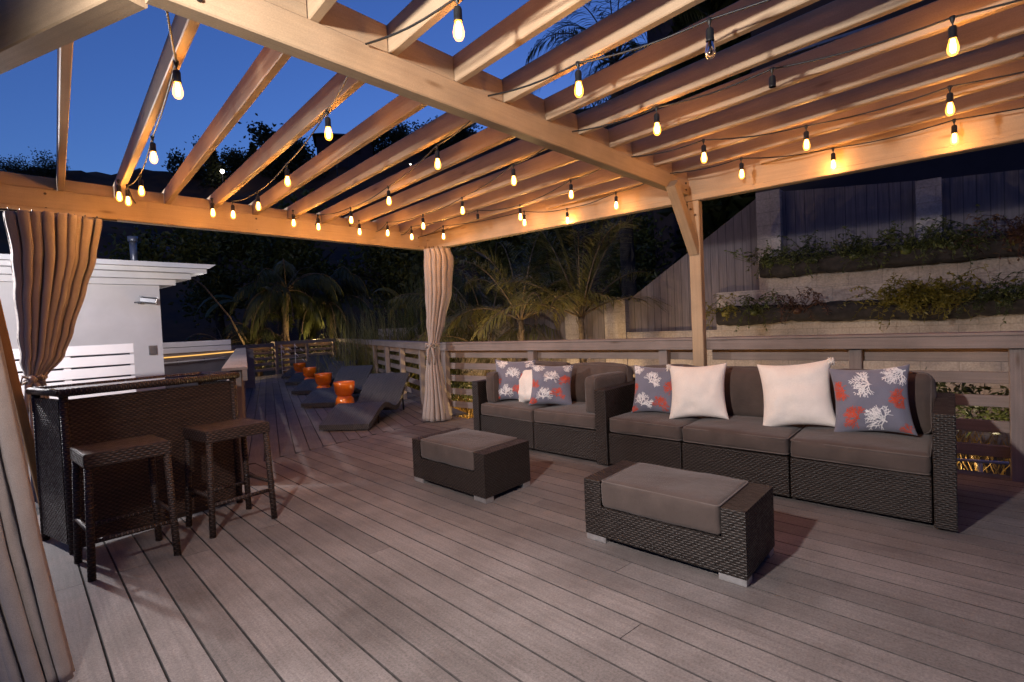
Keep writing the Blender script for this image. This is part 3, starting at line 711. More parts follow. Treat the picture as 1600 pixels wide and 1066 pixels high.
# ------------------------------------------------------------------ loungers and side tables
def lounger_proto():
    t = thing('sun_lounger', '', 'sun lounger', (0, 0, 0), 0, 'wicker loungers along the far railing')
    L = 1.90; W_ = .66
    def zt(s):   # top profile
        pts = [(0, .085), (.15, .125), (.40, .225), (.62, .275), (.80, .245), (1.02, .165), (1.18, .15), (1.32, .20), (1.46, .32), (1.70, .465), (1.90, .565)]
        for (a, za), (b, zb) in zip(pts, pts[1:]):
            if a <= s <= b + 1e-6:
                u = (s - a) / (b - a); return za + (zb - za) * u
        return pts[-1][1]
    zz = [zt(L * k / 48) for k in range(49)]
    for _ in range(3): zz = [zz[0]] + [(zz[k - 1] + 2 * zz[k] + zz[k + 1]) / 4 for k in range(1, 48)] + [zz[48]]
    th = .07
    def top(a, b): k = a * 48; i = min(47, int(k)); return V((a * L, (b - .5) * W_, zz[i] + (zz[i + 1] - zz[i]) * (k - i)))
    mb = MB(); mb.grid(top, 48, 4, L, W_); mb.grid(lambda a, b: top(a, b) - V((0, 0, th)), 48, 4, L, W_, True)
    for b in (0, 1): mb.grid(lambda a, c: top(a, b) - V((0, 0, th * c)), 48, 1, L, th, b == 1)
    for a in (0, 1): mb.grid(lambda c, b: top(a, b) - V((0, 0, th * c)), 1, 4, th, W_, a == 0)
    mb.smooth = False; mb.sm = [True] * len(mb.sm); o = mb.build('wicker_bed', M['wickerl'], t); es = o.modifiers.new('edges', 'EDGE_SPLIT'); es.split_angle = radians(50)
    for sx, z in ((.55, .19), (1.62, .36)):
        for sy in (-1, 1):
            mb = MB(); mb.tube([(sx, sy * .27, z), (sx + (.04 if sx > 1 else -.04), sy * .27, 0)], .014, 8); mb.build('leg', M['black'], t)
    mb = MB(); mb.tube([(1.62, -.27, .2), (1.62, .27, .2)], .012, 8); mb.build('stretcher', M['black'], t)
    return t
lp = lounger_proto(); AX = radians(34.8)
ll = ['dark wicker wave lounger nearest the curtain', 'dark wicker lounger second from the curtain, foot end behind the nearest orange table', 'dark wicker lounger third from the curtain, foot raised on thin legs', 'dark wicker lounger fourth from the curtain, mostly behind orange bowls', 'dark wicker lounger farthest away by the end railing']
for i, (x, y, dz) in enumerate(((3.82, 6.13, 0), (4.83, 8.44, 0), (5.75, 10.55, 0), (6.75, 12.75, 0), (7.7, 14.85, 0))):
    o = lp if i == 0 else copy_tree(lp); o.location = (x, y, 0); o.rotation_euler = (0, 0, AX + radians((0, 2, -2, 1, 0)[i])); o['label'] = ll[i]
def table_proto():
    t = thing('side_table', '', 'side table', (0, 0, 0), 0, 'orange bowl tables between loungers')
    mb = MB(); mb.lathe([(.0, .0), (.140, .0), (.150, .02), (.154, .07), (.150, .12), (.138, .165), (.112, .205)], n=32); mb.build('lower_bowl', M['orange'], t)
    mb = MB(); mb.lathe([(.10, .203), (.125, .218), (.150, .26), (.164, .32), (.168, .39), (.168, .435), (.161, .44), (.156, .43), (.150, .35), (.12, .28), (.0, .245)], n=32); ub = mb.build('upper_bowl', M['orange'], t)
    mb = MB(); mb.lathe([(.1685, .42), (.172, .428), (.1685, .437)], n=32); mb.build('rim', M['orange'], ub)
    return t
tp = table_proto()
tl = ['glossy orange double bowl table between the two nearest loungers', 'glossy orange double bowl table second from the curtain', 'glossy orange double bowl table third from the curtain', 'glossy orange double bowl table farthest along the row']
for i, (x, y) in enumerate(((5.02, 7.98), (5.90, 10.12), (6.85, 12.35), (7.80, 14.6))):
    o = tp if i == 0 else copy_tree(tp); o.location = (x, y, 0); o['label'] = tl[i]
# ------------------------------------------------------------------ curtains
def curtain(name, label, centre, half, along, nrm, folds, amp, z1, z0=0.02, seed=0, nu=None, tie=None, rings=True, sharp=.8, sway=.0):
    """cloth: centre(z)->(x,y), half(z)->half width, along = dir of width"""
    t = thing(name, label, 'curtain', (centre(0)[0], centre(0)[1], 0), 0, 'drawn back curtains'); LO = t.location
    al, nn = V(along).normalized(), V(nrm).normalized(); rnd = random.Random(seed)
    ph = [rnd.uniform(.5, 1.6) for _ in range(folds)]; tot = sum(ph); edges = [0]
    for q in ph: edges.append(edges[-1] + q / tot)
    depth = [rnd.uniform(.45, 1.3) for _ in range(folds)]
    def fold(u):
        for k in range(folds):
            if edges[k] <= u <= edges[k + 1] + 1e-9:
                w = (u - edges[k]) / (edges[k + 1] - edges[k]); c = -cos(2 * pi * w)
                return depth[k] * (math.copysign(abs(c) ** sharp, c)), .32 * sin(4 * pi * w) / folds
        return 0, 0
    def P(u, v):
        z = z1 + (z0 - z1) * v; c = centre(z); h = half(z); f_, sh = fold(max(0, min(1, u + sway * mnoise.noise(V((u * 2.5, z * 1.6, seed + 3))) * min(1, 6 * u, 6 * (1 - u))))); squeeze = min(1, h / half(z1)) ** .5
        uu_ = (u + sh) * 2 - 1; drift = .009 * mnoise.noise(V((u * 6, z * 1.2, seed)))
        rag = .012 * mnoise.noise(V((u * 9, 2, seed))) * (v > .98)
        bow = (1 - uu_ * uu_) * h * .45
        q = V((c[0], c[1], z + rag)) + al * (uu_ * h + drift) + nn * (f_ * amp * (.45 + .55 * squeeze) + bow + drift)
        return q - LO
    mb = MB(); mb.grid(P, folds * 14, 60, 2, z1 - z0); o = mb.build('cloth', M['curtain'], t)
    sd = o.modifiers.new('thick', 'SOLIDIFY'); sd.thickness = .003; sd.offset = 0
    if tie is not None:
        c = centre(tie); h = half(tie); mb = MB(); pts = []
        for k in range(25):
            a = 2 * pi * k / 24; pts.append(V((c[0], c[1], tie + .015 * sin(a + 1))) + al * cos(a) * (h * 1.06) + nn * (sin(a) * h * .75 + h * .3) - LO)
        mb.tube(pts, [.016 + .006 * sin(k * 2.1) for k in range(25)], 7, False)
        kn = V((c[0], c[1], tie)) + nn * (h * 1.02) - al * h * .4 - LO
        mb.tube([kn + V((0, 0, .03)), kn + nn * .03, kn + V((0, 0, -.03))], [.015, .034, .012], 8)
        for s_ in (-1, 1):
            mb.tube([kn, kn + al * s_ * .03 + nn * .035 - V((0, 0, .05)), kn + al * s_ * .045 + nn * .015 - V((0, 0, .17)), kn + al * s_ * .035 - V((0, 0, .25))], [.014, .02, .017, .008], 7)
            mb.tube([kn, kn + al * s_ * .06 + nn * .03 + V((0, 0, .035)), kn + al * s_ * .07 + nn * .02 - V((0, 0, .03)), kn], [.010, .014, .014, .010], 7)
        mb.build('tie_band', M['curtain'], t)
    if rings:
        mb = MB()
        for k in range(folds):
            u = (edges[k] + edges[k + 1]) / 2; c = centre(z1); q = V((c[0], c[1], z1 + .012)) + al * ((u * 2 - 1) * half(z1)) + nn * .01 - LO
            mb.tube([q + V((0, 0, .022 * sin(a))) + nn * .022 * cos(a) for a in [2 * pi * j / 10 for j in range(11)]], .0035, 5, False)
        mb.build('curtain_ring', M['steel'], t)
    return t
def lerp(tab):
    def f_(z):
        tb = tab
        if z >= tb[0][0]: return tb[0][1]
        for (za, a), (zb, b) in zip(tb, tb[1:]):
            if z >= zb:
                u = (z - zb) / (za - zb); u = u * u * (3 - 2 * u) if not isinstance(a, tuple) else u
                return tuple(p + (q - p) * u for p, q in zip(b, a)) if isinstance(a, tuple) else b + (a - b) * u
        return tb[-1][1]
    return f_
curtain('curtain', 'tan curtain tied back at the far beam above the bar', lerp([(2.31, (1.022, 5.73)), (1.96, (1.006, 5.73)), (1.71, (.969, 5.73)), (1.36, (.917, 5.73)), (1.16, (.886, 5.73)), (.985, (.825, 5.73)), (.6, (.84, 5.72)), (0, (.87, 5.70))]),
        lerp([(2.31, .31), (1.96, .265), (1.71, .226), (1.36, .174), (1.16, .135), (.985, .06), (.85, .07), (.4, .10), (0, .12)]), (1, 0, 0), (0, -1, 0), 9, .052, 2.30, seed=3, tie=.985, sharp=1.0, sway=.025)
vr = V((.648, -.76, 0))
k_ = lambda x, y: (x - .09, y - .08)
curtain('curtain', 'tan curtain tied around the far corner post of the pergola', lerp([(2.32, k_(5.044, 5.574)), (2.2, k_(5.06, 5.556)), (1.71, k_(5.042, 5.576)), (1.364, k_(5.008, 5.615)), (1.03, k_(4.98, 5.649)), (.84, k_(4.97, 5.66)), (.53, k_(4.975, 5.654)), (0, k_(4.98, 5.65))]),
        lerp([(2.32, .175), (2.15, .20), (1.75, .180), (1.364, .126), (1.03, .07), (.9, .085), (.53, .13), (0, .20)]), vr, (-.76, -.648, 0), 6, .034, 2.31, seed=5, tie=1.02, sharp=1.1, sway=.03)
mb = MB(); mb.tube([(.55, 5.735, 2.318), (1.45, 5.735, 2.318)], .009, 8); tag(mb.build('curtain_rod', M['steel']), 'thin dark curtain rod under the far beam above the bar', 'curtain rod')
curtain('curtain', 'large tan curtain close to the camera at the left edge', lerp([(2.36, (.10, 3.25)), (1.5, (.14, 2.64)), (1.0, (.185, 2.62)), (.55, (.235, 2.62)), (0, (.318, 2.62))]),
        lerp([(2.36, .25), (1.5, .13), (1.0, .135), (0, .118)]), (.97, -.24, 0), (-.24, -.97, 0), 6, .030, 2.36, seed=9, rings=False, sharp=1.15, sway=.035)
mb = MB(); mb.bar((.47, 4.72, 1.95), (.70, 4.66, 0), .045, .06, (0, 1, 0), .004)
tag(mb.build('wooden_plank', M['plank']), 'narrow orange toned wooden plank leaning between the two left curtains', 'plank')
# ------------------------------------------------------------------ house beyond the bar
ho = thing('white_house', 'white stucco house with stepped flat roof eaves behind the bar', 'house', (3.2, 10.5, 0))
HL = ho.location.copy()
def hp(name, m_, f_, par=ho):
    mb = MB(); f_(mb); o = mb.build(name, m_, par)
    if par is ho: o.matrix_parent_inverse = Matrix.Translation(-HL)
    return o
XE = 3.19
hp('wall', M['stucco'], lambda mb: mb.hexa([(-6, 10.5, -1), (XE, 10.5, -1), (XE + .1, 15, -1), (-6, 15, -1), (-6, 10.5, 2.175), (XE, 10.5, 2.175), (XE + .1, 15, 2.175), (-6, 15, 2.175)]))
for k, (z0, z1, xo, yo) in enumerate(((2.175, 2.268, .22, .10), (2.268, 2.363, .41, .26), (2.363, 2.432, .60, .44), (2.432, 2.505, .68, .56))):
    hp('eave', M['white'], lambda mb: mb.hexa([(-6, 10.5 - yo, z0 + .002), (XE + xo - (.08 if k == 3 else 0), 10.5 - yo, z0 + .002), (XE + xo, 15.3, z0 + .002), (-6, 15.3, z0 + .002), (-6, 10.5 - yo, z1), (XE + xo + (.03 if k == 3 else 0), 10.5 - yo, z1), (XE + xo, 15.3, z1), (-6, 15.3, z1)]))
hp('vent_pipe', M['greymetal'], lambda mb: (mb.tube([(2.99, 11.0, 2.45), (2.99, 11.0, 2.98)], .055, 14), mb.lathe([(.0, 3.06), (.075, 3.05), (.08, 2.98), (.075, 2.965), (.05, 2.965)], (2.99, 11.0, 0), 16)))
hp('wall_outlet', M['greymetal'], lambda mb: mb.box(2.98, 3.09, 10.47, 10.499, 1.02, 1.17, .004))
def camera_(mb):
    mb.tube([(2.88, 10.5, 1.88), (2.88, 10.42, 1.88), (2.95, 10.38, 1.95)], .018, 8); mb.bar((2.88, 10.40, 1.93), (3.08, 10.32, 1.90), .10, .09, (0, 0, 1), .015); mb.bar((2.87, 10.40, 1.985), (3.10, 10.31, 1.955), .12, .012, (0, 0, 1), .003); mb.lathe([(0, .02), (.05, .02), (.05, 0), (0, 0)], (2.86, 10.48, 1.88), 12)
hp('wall_camera', M['greymetal'], camera_)
hp('lit_window', M['win'], lambda mb: mb.box(.2, .72, 10.46, 10.49, 1.93, 2.16, .003))
wf = thing('slat_fence', 'white horizontal slat fence in front of the white house wall', 'fence', (2.42, 9.2, 0))
for k in range(5):
    mb = MB(); mb.box(-3.2, .0, -.012, .012, 1.225 - .155 * (k + 1) + .024, 1.225 - .155 * k, .004); mb.build('slat', M['white2'], wf)
mb = MB(); mb.box(-3.19, -.02, .10, .12, .4, 1.2, .003); mb.build('backing', M['siding'], wf)  # dark board added behind the slats so the gaps look shaded
for x in (-.75, -2.0):
    mb = MB(); mb.box(x - .04, x + .04, .014, .09, -.6, 1.2, .004); mb.build('post', M['white'], wf)
pw = thing('parapet_wall', 'low grey sided terrace wall with white slats and a glowing strip, right of the house', 'wall', (3.9, 13.4, 0))
mb = MB(); mb.box(-.3, 2.1, 0, .12, -.8, .945, .004); mb.build('siding', M['siding'], pw)
for z in (1.014, 1.142):
    mb = MB(); mb.box(-.3, 1.57, -.03, -.004, z - .058, z + .058, .004); mb.build('slat', M['white2'], pw)
mb = MB(); mb.box(-.2, 1.5, .0, .06, .95, 1.19, .003); mb.build('backing', M['siding'], pw)
mb = MB(); mb.tube([(-.25, -.03, .868), (.4, -.036, .878), (.9, -.03, .888), (1.67, -.03, .912)], .013, 8); mb.build('led_strip', M['ledw'], pw)
mb = MB(); mb.tube([(-.25, -.06, .745), (1.4, -.06, .778)], .018, 8); hr = mb.build('handrail', M['white'], pw)
for x in (.45, 1.0):
    mb = MB(); mb.box(x - .03, x + .03, -.052, -.001, .70 + .02 * x, .80 + .02 * x, .004); mb.build('bracket', M['siding'], hr)
# ------------------------------------------------------------------ retaining walls on the right
XW = 9.0
rw = thing('retaining_wall', 'terraced concrete block retaining wall with dark board panels behind the sofa', 'wall', (XW, 3.2, 0))
RL = rw.location.copy()
def rp(name, m_, f_):
    mb = MB(); f_(mb); o = mb.build(name, m_, rw); o.matrix_parent_inverse = Matrix.Translation(-RL); return o
rp('lower_wall', M['conc'], lambda mb: mb.wbox(XW, XW + .25, -5, 3.27, -.7, 1.30))
rp('upper_wall', M['conc'], lambda mb: mb.wbox(XW + .02, XW + .3, -5, 3.265, 1.302, 1.625)); rp('upper_wall', M['conc'], lambda mb: mb.wbox(XW + .03, XW + .32, -5, 2.60, 1.627, 2.0))
rp('low_wall', M['conc'], lambda mb: mb.wbox(XW + .01, XW + .26, 3.272, 4.93, -.7, 1.02))
rp('low_wall', M['conc'], lambda mb: mb.wbox(XW + .01, XW + .26, 7.98, 12.5, -.7, 1.30))
for a, b, z0, z1 in ((2.26, 2.60, 2.002, 3.12), (.34, .61, 2.002, 2.9), (4.93, 5.37, -.7, 1.64), (5.93, 6.28, -.7, 1.63), (7.72, 7.98, -.7, 1.56), (-1.6, -1.3, 2.002, 2.75)):
    rp('pillar', M['conc'], lambda mb: mb.wbox(XW - .01, XW + .30, a, b, z0, z1))
def panel(Y0, Y1, z0, za, zb, x=XW + .12):
    """board panel with a sloping top: za at Y0, zb at Y1"""
    rp('board_panel', M['panel'], lambda mb: mb.hexa([(x, Y0, z0), (x + .06, Y0, z0), (x + .06, Y1, z0), (x, Y1, z0), (x, Y0, za), (x + .06, Y0, za), (x + .06, Y1, zb), (x, Y1, zb)]))
panel(.612, 2.258, 2.0, 2.93, 3.10); panel(-1.29, .338, 2.0, 2.80, 2.90); panel(-5, -1.61, 2.0, 2.6, 2.74)
panel(2.602, 4.928, 1.02, 3.08, 1.61); panel(5.372, 5.928, .0, 1.60, 1.58); panel(6.282, 7.718, 0, 1.56, 1.50)
rw2 = [('hanging planter bed along the upper ledge of the retaining wall', 2.52, 1.80, 2.09, XW - .16, 0), ('hanging planter bed along the lower ledge of the retaining wall', 3.18, 1.10, 1.38, XW - .20, 1)]
for lb, y1, z0, z1, x, sd in rw2:
    pt = thing('planter_bed', lb, 'planter', (x, y1, z0), 0, 'planter beds on the retaining wall')
    mb = MB()
    def pf(a, b):
        y = -a * (y1 + 4.5); ang_ = b * pi * 2
        w = .13 + .02 * mnoise.noise(V((y * 4, sd * 9, b * 3))); h = (z1 - z0) / 2 * (1 + .35 * mnoise.noise(V((y * 1.3, sd * 5, 1))))
        return V((w * cos(ang_) + .05, y, (z1 - z0) / 2 + h * math.copysign(abs(sin(ang_)) ** .6, sin(ang_)) + .03 * mnoise.noise(V((y * 9, b * 7, sd)))))
    mb.grid(pf, 130, 14, 7, .8); mb.build('trough', M['planter'], pt)
    rnd = random.Random(40 + sd)
    plants = [('leaf', .9), ('leafd', 1.3), ('leafy', .5), ('leafd', .8), ('red', 1.0), ('leaf', .7), ('leafd', 1.1), ('leafy', .8), ('red', .6), ('leaf', 1.0), ('leafd', .9)]
    y = y1 - .15; names = {'leaf': 'green trailing', 'leafd': 'dark green trailing', 'leafy': 'yellow green bushy', 'red': 'russet trailing'}
    for k in range(9):
        kind, dens = plants[(k * 3 + sd * 2) % len(plants)] if not (sd == 1 and k in (3, 4)) else ('leafy', 2.2)
        if sd == 1 and k in (3, 4): y = (.72, .32)[k - 3]
        mb = MB()
        for q in range(int(50 * dens)):
            yy = rnd.gauss(0, .21); zz_ = rnd.uniform(-.05, .12); px_ = rnd.uniform(-.1, .04)
            p = V((px_, yy, zz_)); droop = rnd.uniform(.1, .55) if dens < 2 else rnd.uniform(.05, .3)
            d = V((-rnd.uniform(.2, .6), rnd.uniform(-.5, .5), rnd.uniform(-.2, .9))); ln = rnd.uniform(5, 13); vine = [V((0, yy * .3, -.06)), p.copy()]
            for s_ in range(int(ln)):
                d.z -= .16 * (.5 + droop); d.normalize(); p = p + d * .035; vine.append(p.copy())
                mb.leaf(p, (rnd.uniform(-1, 1), rnd.uniform(-1, 1), rnd.uniform(-.8, .4)), (rnd.random(), rnd.random(), 1), rnd.uniform(.035, .07), rnd.uniform(.016, .034))
            mb.tube(vine, .003, 4, False)
        mb.lathe([(.0, -.12), (.06, -.1), (.07, -.04), (.0, -.02)], n=8)
        o = mb.build('trailing_plant', M[kind], None, (x - .06, y, z1 - .04))
        wh = ('first', 'second', 'third', 'fourth', 'fifth', 'sixth', 'seventh', 'eighth', 'ninth')[k]
        tag(o, '%s plant on the %s planter bed, %s from the pergola post' % (names[kind], 'lower' if sd else 'upper', wh), 'plant', 'plants on the planter beds')
        y -= rnd.uniform(.42, .62)
# ------------------------------------------------------------------ vegetation
def frond(mb, base, az, elv, L, droop, nl=26, ll_=.45, w=.028, rnd=random, tube=True, hang=.5):
    d = V((cos(az) * cos(elv), sin(az) * cos(elv), sin(elv))); p = V(base); st = L / 14; pts = [p.copy()]; k = 0
    side0 = V((-sin(az), cos(az), 0))
    for i in range(14):
        d.z -= droop * (i + 1) / 14 * .22; d.normalize(); p = p + d * st; pts.append(p.copy())
        if i >= 2:
            for q in range(max(1, nl // 12)):
                f_ = (i + q / max(1, nl // 12)) / 14; lb_ = ll_ * (.35 + sin(min(1, f_) * pi) * .75)
                for s_ in (-1, 1):
                    dd = side0 * s_ * rnd.uniform(.6, 1) + d * rnd.uniform(.45, .8) + V((0, 0, rnd.uniform(-.1, .35) - hang))
                    pp = p - d * st * (q / max(1, nl // 12)); mb.leaf(pp, dd, (0, 0, 1), lb_ * rnd.uniform(.8, 1.1), w)
    return pts
def palm(loc, h, nf, L, label, droop=1, tr=.09, lean=(0, 0), m_='leaf', ll_=.42, seed=0, nl=26, elr=(.35, 1.35), cat='palm', name='palm_tree', bark='bark', w=.026, hang=.4):
    rnd = random.Random(seed); t = thing(name, label, cat, loc)
    mb = MB(); pts = []; rad = []
    for k in range(22): u = k / 21; pts.append((lean[0] * u * u, lean[1] * u * u, h * u)); rad.append(tr * (1.15 - .3 * u + (.10 if k % 2 else 0)))
    mb.tube(pts, rad, 10)
    for k in range(16):
        a = rnd.uniform(0, 6.28); z = rnd.uniform(.3, 1) * h; c = V((lean[0] * (z / h) ** 2, lean[1] * (z / h) ** 2, z)); d = V((cos(a), sin(a), 0))
        mb.leaf(c + d * tr * .9, d * .3 + V((0, 0, 1)), d, tr * 3.2, tr * .9)
    mb.build('trunk', M[bark], t)
    mb = MB(); st = MB(); top = V((lean[0], lean[1], h))
    for k in range(nf):
        pts = frond(mb, top, 2 * pi * k / nf * 2.4 + rnd.uniform(-.3, .3), rnd.uniform(*elr), L * rnd.uniform(.8, 1.1), droop * rnd.uniform(.7, 1.2), nl, ll_, w, rnd, hang=hang)
        st.tube(pts, [.016 * (1 - i / 16) + .004 for i in range(len(pts))], 5)
    mb.build('crown', M[m_], t); st.build('frond_stem', M[bark], t)
    return t
GZ = -.62
palm((8.0, 6.60, GZ), 1.95, 15, 1.9, 'young palm with thin trunk behind the railing, left of the pair', .9, .055, (0, .0), 'grassy', .62, 1, 64, (.35, 1.4), w=.021, hang=.25)
palm((8.0, 5.22, GZ), 1.95, 16, 2.0, 'young palm with thin trunk behind the railing, right of the pair near the stepped fence', .8, .055, (0, .03), 'grassy', .62, 2, 64, (.4, 1.45), w=.021, hang=.25)
palm((11.2, 6.0, GZ), 7.6, 26, 2.6, 'tall palm behind the stepped fence seen through the roof slats', 1.3, .15, (-.1, .1), 'leafd', .6, 3, 52, (-.5, 1.2), bark='barkd', w=.022, hang=.5)
palm((9.6, 18.9, GZ), 3.5, 24, 2.3, 'bushy palm with drooping fronds beyond the far railing', 1.7, .10, (.2, .1), 'leaf', .7, 4, 64, (-.3, 1.2), w=.03, hang=1.2)
palm((11.6, 18.9, GZ), 3.1, 22, 2.2, 'palm with hanging fronds behind the corner of the far railing', 1.8, .10, (-.2, .1), 'leafd', .7, 5, 64, (-.3, 1.2), w=.03, hang=1.2)
palm((7.7, 19.4, GZ), 1.6, 12, 1.5, 'low feathery palm beside the white house, beyond the terrace wall', 1.6, .06, (0, 0), 'leafd', .5, 6, 40, (.3, 1.2), w=.02)
palm((8.9, 19.6, GZ), 1.7, 9, 1.4, 'slender palm clump left of the bushy palm at the far railing', 1.8, .05, (0, 0), 'leaf', .6, 16, 36, (.6, 1.4), w=.022, hang=1)
def big_leaf(mb, base, az, elv, L, w, droop, rnd):
    d = V((cos(az) * cos(elv), sin(az) * cos(elv), sin(elv))); p = V(base); pts = [p.copy()]
    for i in range(12): d.z -= droop * .02 * (i + 1); d.normalize(); p = p + d * L / 12; pts.append(p.copy())
    sd = V((-sin(az), cos(az), 0)); tw = rnd.uniform(-.5, .5)
    def P(u, v):
        k = v * 12; i = min(11, int(k)); c = pts[i].lerp(pts[i + 1], k - i); ww = w * (sin(pi * min(1, .04 + v * .96)) ** .6) * max(0, 1 - v * .15) if v > .3 else w * .06
        x = u * 2 - 1; return c + sd * x * ww / 2 + V((0, 0, -abs(x) * ww * .22 + x * tw * ww * .3))
    mb.grid(P, 6, 24)
def banana(loc, label, nlv, L, seed, m_='leaf', h=1.6):
    rnd = random.Random(seed); t = thing('banana_plant', label, 'plant', loc); mb = MB(); mb.tube([(0, 0, 0), (.03, 0, h * .5), (0, .02, h)], [.13, .10, .07], 10); mb.build('trunk', M['bark'], t)
    mb = MB()
    for k in range(nlv): big_leaf(mb, (0, 0, h * .9), 2 * pi * k / nlv + rnd.uniform(-.3, .3), rnd.uniform(.6, 1.35), L * rnd.uniform(.8, 1.15), .48 * rnd.uniform(.8, 1.2), rnd.uniform(1.2, 2.6), rnd)
    mb.build('crown', M[m_], t); return t
banana((9.2, 20.2, GZ), 'banana plant with broad arching leaves, topmost greenery left of the far railing', 7, 2.6, 7, 'leaf', 3.0)
banana((12.2, 18.2, GZ), 'banana plant with upright paddle leaf behind the railing corner', 6, 1.7, 8, 'leaf', .7)
banana((13.4, 16.4, GZ), 'tall dim banana plant between railing corner and corner curtain', 6, 2.0, 18, 'leafy', 2.6)
def grass_clump(loc, label, n, L, spread, seed, m_='grassy', w=.012):
    rnd = random.Random(seed); t = thing('grass_clump', label, 'plant', loc); mb = MB()
    for k in range(n):
        a = rnd.uniform(0, 6.28); p = V((rnd.gauss(0, spread), rnd.gauss(0, spread), 0)); out = rnd.uniform(.05, .9); d = V((cos(a) * out, sin(a) * out, 1)).normalized(); l = L * rnd.uniform(.6, 1.1); sdv = V((-sin(a), cos(a), 0)); i0 = len(mb.v); st = 6
        for i in range(st + 1):
            ww = w * (1 - i / st) + .001; mb.v.append(tuple(p + sdv * ww)); mb.v.append(tuple(p - sdv * ww)); d.z -= .26 * out; d.normalize(); p = p + d * l / st
        for i in range(st): mb.face((i0 + 2 * i, i0 + 2 * i + 1, i0 + 2 * i + 3, i0 + 2 * i + 2), [(0, 0), (1, 0), (1, 1), (0, 1)])
    mb.build('blades', M[m_], t); return t
palm((9.1, 8.5, GZ), 1.2, 36, 2.6, 'large feathery arching palm just right of the corner curtain', 1.3, .10, (0, 0), 'grassy', .62, 21, 64, (.45, 1.45), w=.02, hang=.8, name='feather_palm')
palm((10.8, 9.8, GZ), 1.8, 26, 2.6, 'feathery palm dim behind the corner curtain', 1.2, .10, (0, 0), 'leaf', .62, 22, 64, (.3, 1.4), w=.022, hang=.8, name='feather_palm')
grass_clump((8.4, 11.3, GZ), 'arching yellow green grass clump left of the corner curtain', 2200, 2.3, .6, 2, 'grassy', .015)
grass_clump((9.6, 10.2, GZ), 'taller dim grass clump behind the corner curtain', 1500, 3.6, .5, 3, 'leafd', .016)
grass_clump((10.3, 13.2, GZ), 'dark grass clump behind the lounger railing', 1500, 3.0, .7, 4, 'leafd', .016)
def shrub(loc, r, label, seed, m_='leaf', n=700, lf=.08, flat=.7):
    rnd = random.Random(seed); t = thing('shrub', label, 'shrub', loc, 0, 'shrubs below the railing'); mb = MB()
    for k in range(n):
        a, b = rnd.uniform(0, 6.28), math.acos(rnd.uniform(-.2, 1)); rr_ = r * (.5 + .5 * rnd.random() ** .5) * (1 + .35 * mnoise.noise(V((cos(a) * 1.7 + seed, sin(a) * 1.7, b * 1.3))))
        p = V((cos(a) * sin(b) * rr_, sin(a) * sin(b) * rr_, cos(b) * rr_ * flat + r * .2)); mb.leaf(p, V((rnd.uniform(-1, 1), rnd.uniform(-1, 1), rnd.uniform(-.3, 1))), (rnd.random(), rnd.random(), .5), lf * rnd.uniform(.6, 1.4), lf * .45)
    mb.build('foliage', M[m_], t); mb = MB()
    for k in range(5): a = rnd.uniform(0, 6.28); mb.tube([(0, 0, 0), (cos(a) * r * .3, sin(a) * r * .3, r * .35), (cos(a) * r * .6, sin(a) * r * .6, r * .6)], [.02, .014, .006], 5)
    mb.build('stem', M['bark'], t); return t
sh = [(7.2, 3.2, .55, 'leaf', 'green shrub under the railing left of the pergola post'), (7.4, 2.1, .6, 'leafd', 'dark green shrub seen under the rail right of the pergola post'), (7.3, 1.2, .55, 'leafy', 'yellow green shrub behind the middle of the long sofa'), (7.5, .3, .6, 'leafd', 'dark shrub behind the coral pillow at the sofa right end'), (7.6, -.7, .6, 'leaf', 'shrub behind the end railing post'), (6.9, 4.6, .45, 'leaf', 'small shrub behind the loveseat'), (7.3, 5.9, .5, 'leaf', 'leafy shrub beside the left young palm'), (7.0, 7.4, .45, 'leafd', 'low dark shrub behind the corner curtain'), (11.0, 18.6, 1.1, 'leafd', 'broad dark shrub under the palms at the far railing'), (8.4, 18.3, .9, 'leaf', 'small dark shrub behind the far railing near the house')]
for i, (x, y, r, m_, lb) in enumerate(sh): shrub((x, y, GZ + r * .5 + .25), r, lb, 60 + i, m_, 900 if y < 10 else 700)
mb = MB(); rnd = random.Random(77)
for k in range(5200):
    y = rnd.uniform(-2, 9.5); x = rnd.uniform(5.9, 8.9) + max(0, y - 6) * .4; z = GZ + .1; a = rnd.uniform(0, 6.28)
    mb.leaf((x, y, z), (cos(a) * .5, sin(a) * .5, 1), (rnd.random(), rnd.random(), .2), rnd.uniform(.12, .38), .012)
tag(mb.build('dry_grass', M['dry']), 'dry yellow grass on the bank below the railing', 'grass', kind='stuff')
# arching stem left of the far railing
mb = MB(); mb.tube([(7.9, 18.2, .9), (7.55, 18.4, 1.9), (6.9, 18.6, 2.9), (6.1, 18.8, 3.6)], [.035, .03, .024, .012], 8)
tag(mb.build('bare_stem', M['bark']), 'bare arching stem leaning left beside the far railing', 'plant')
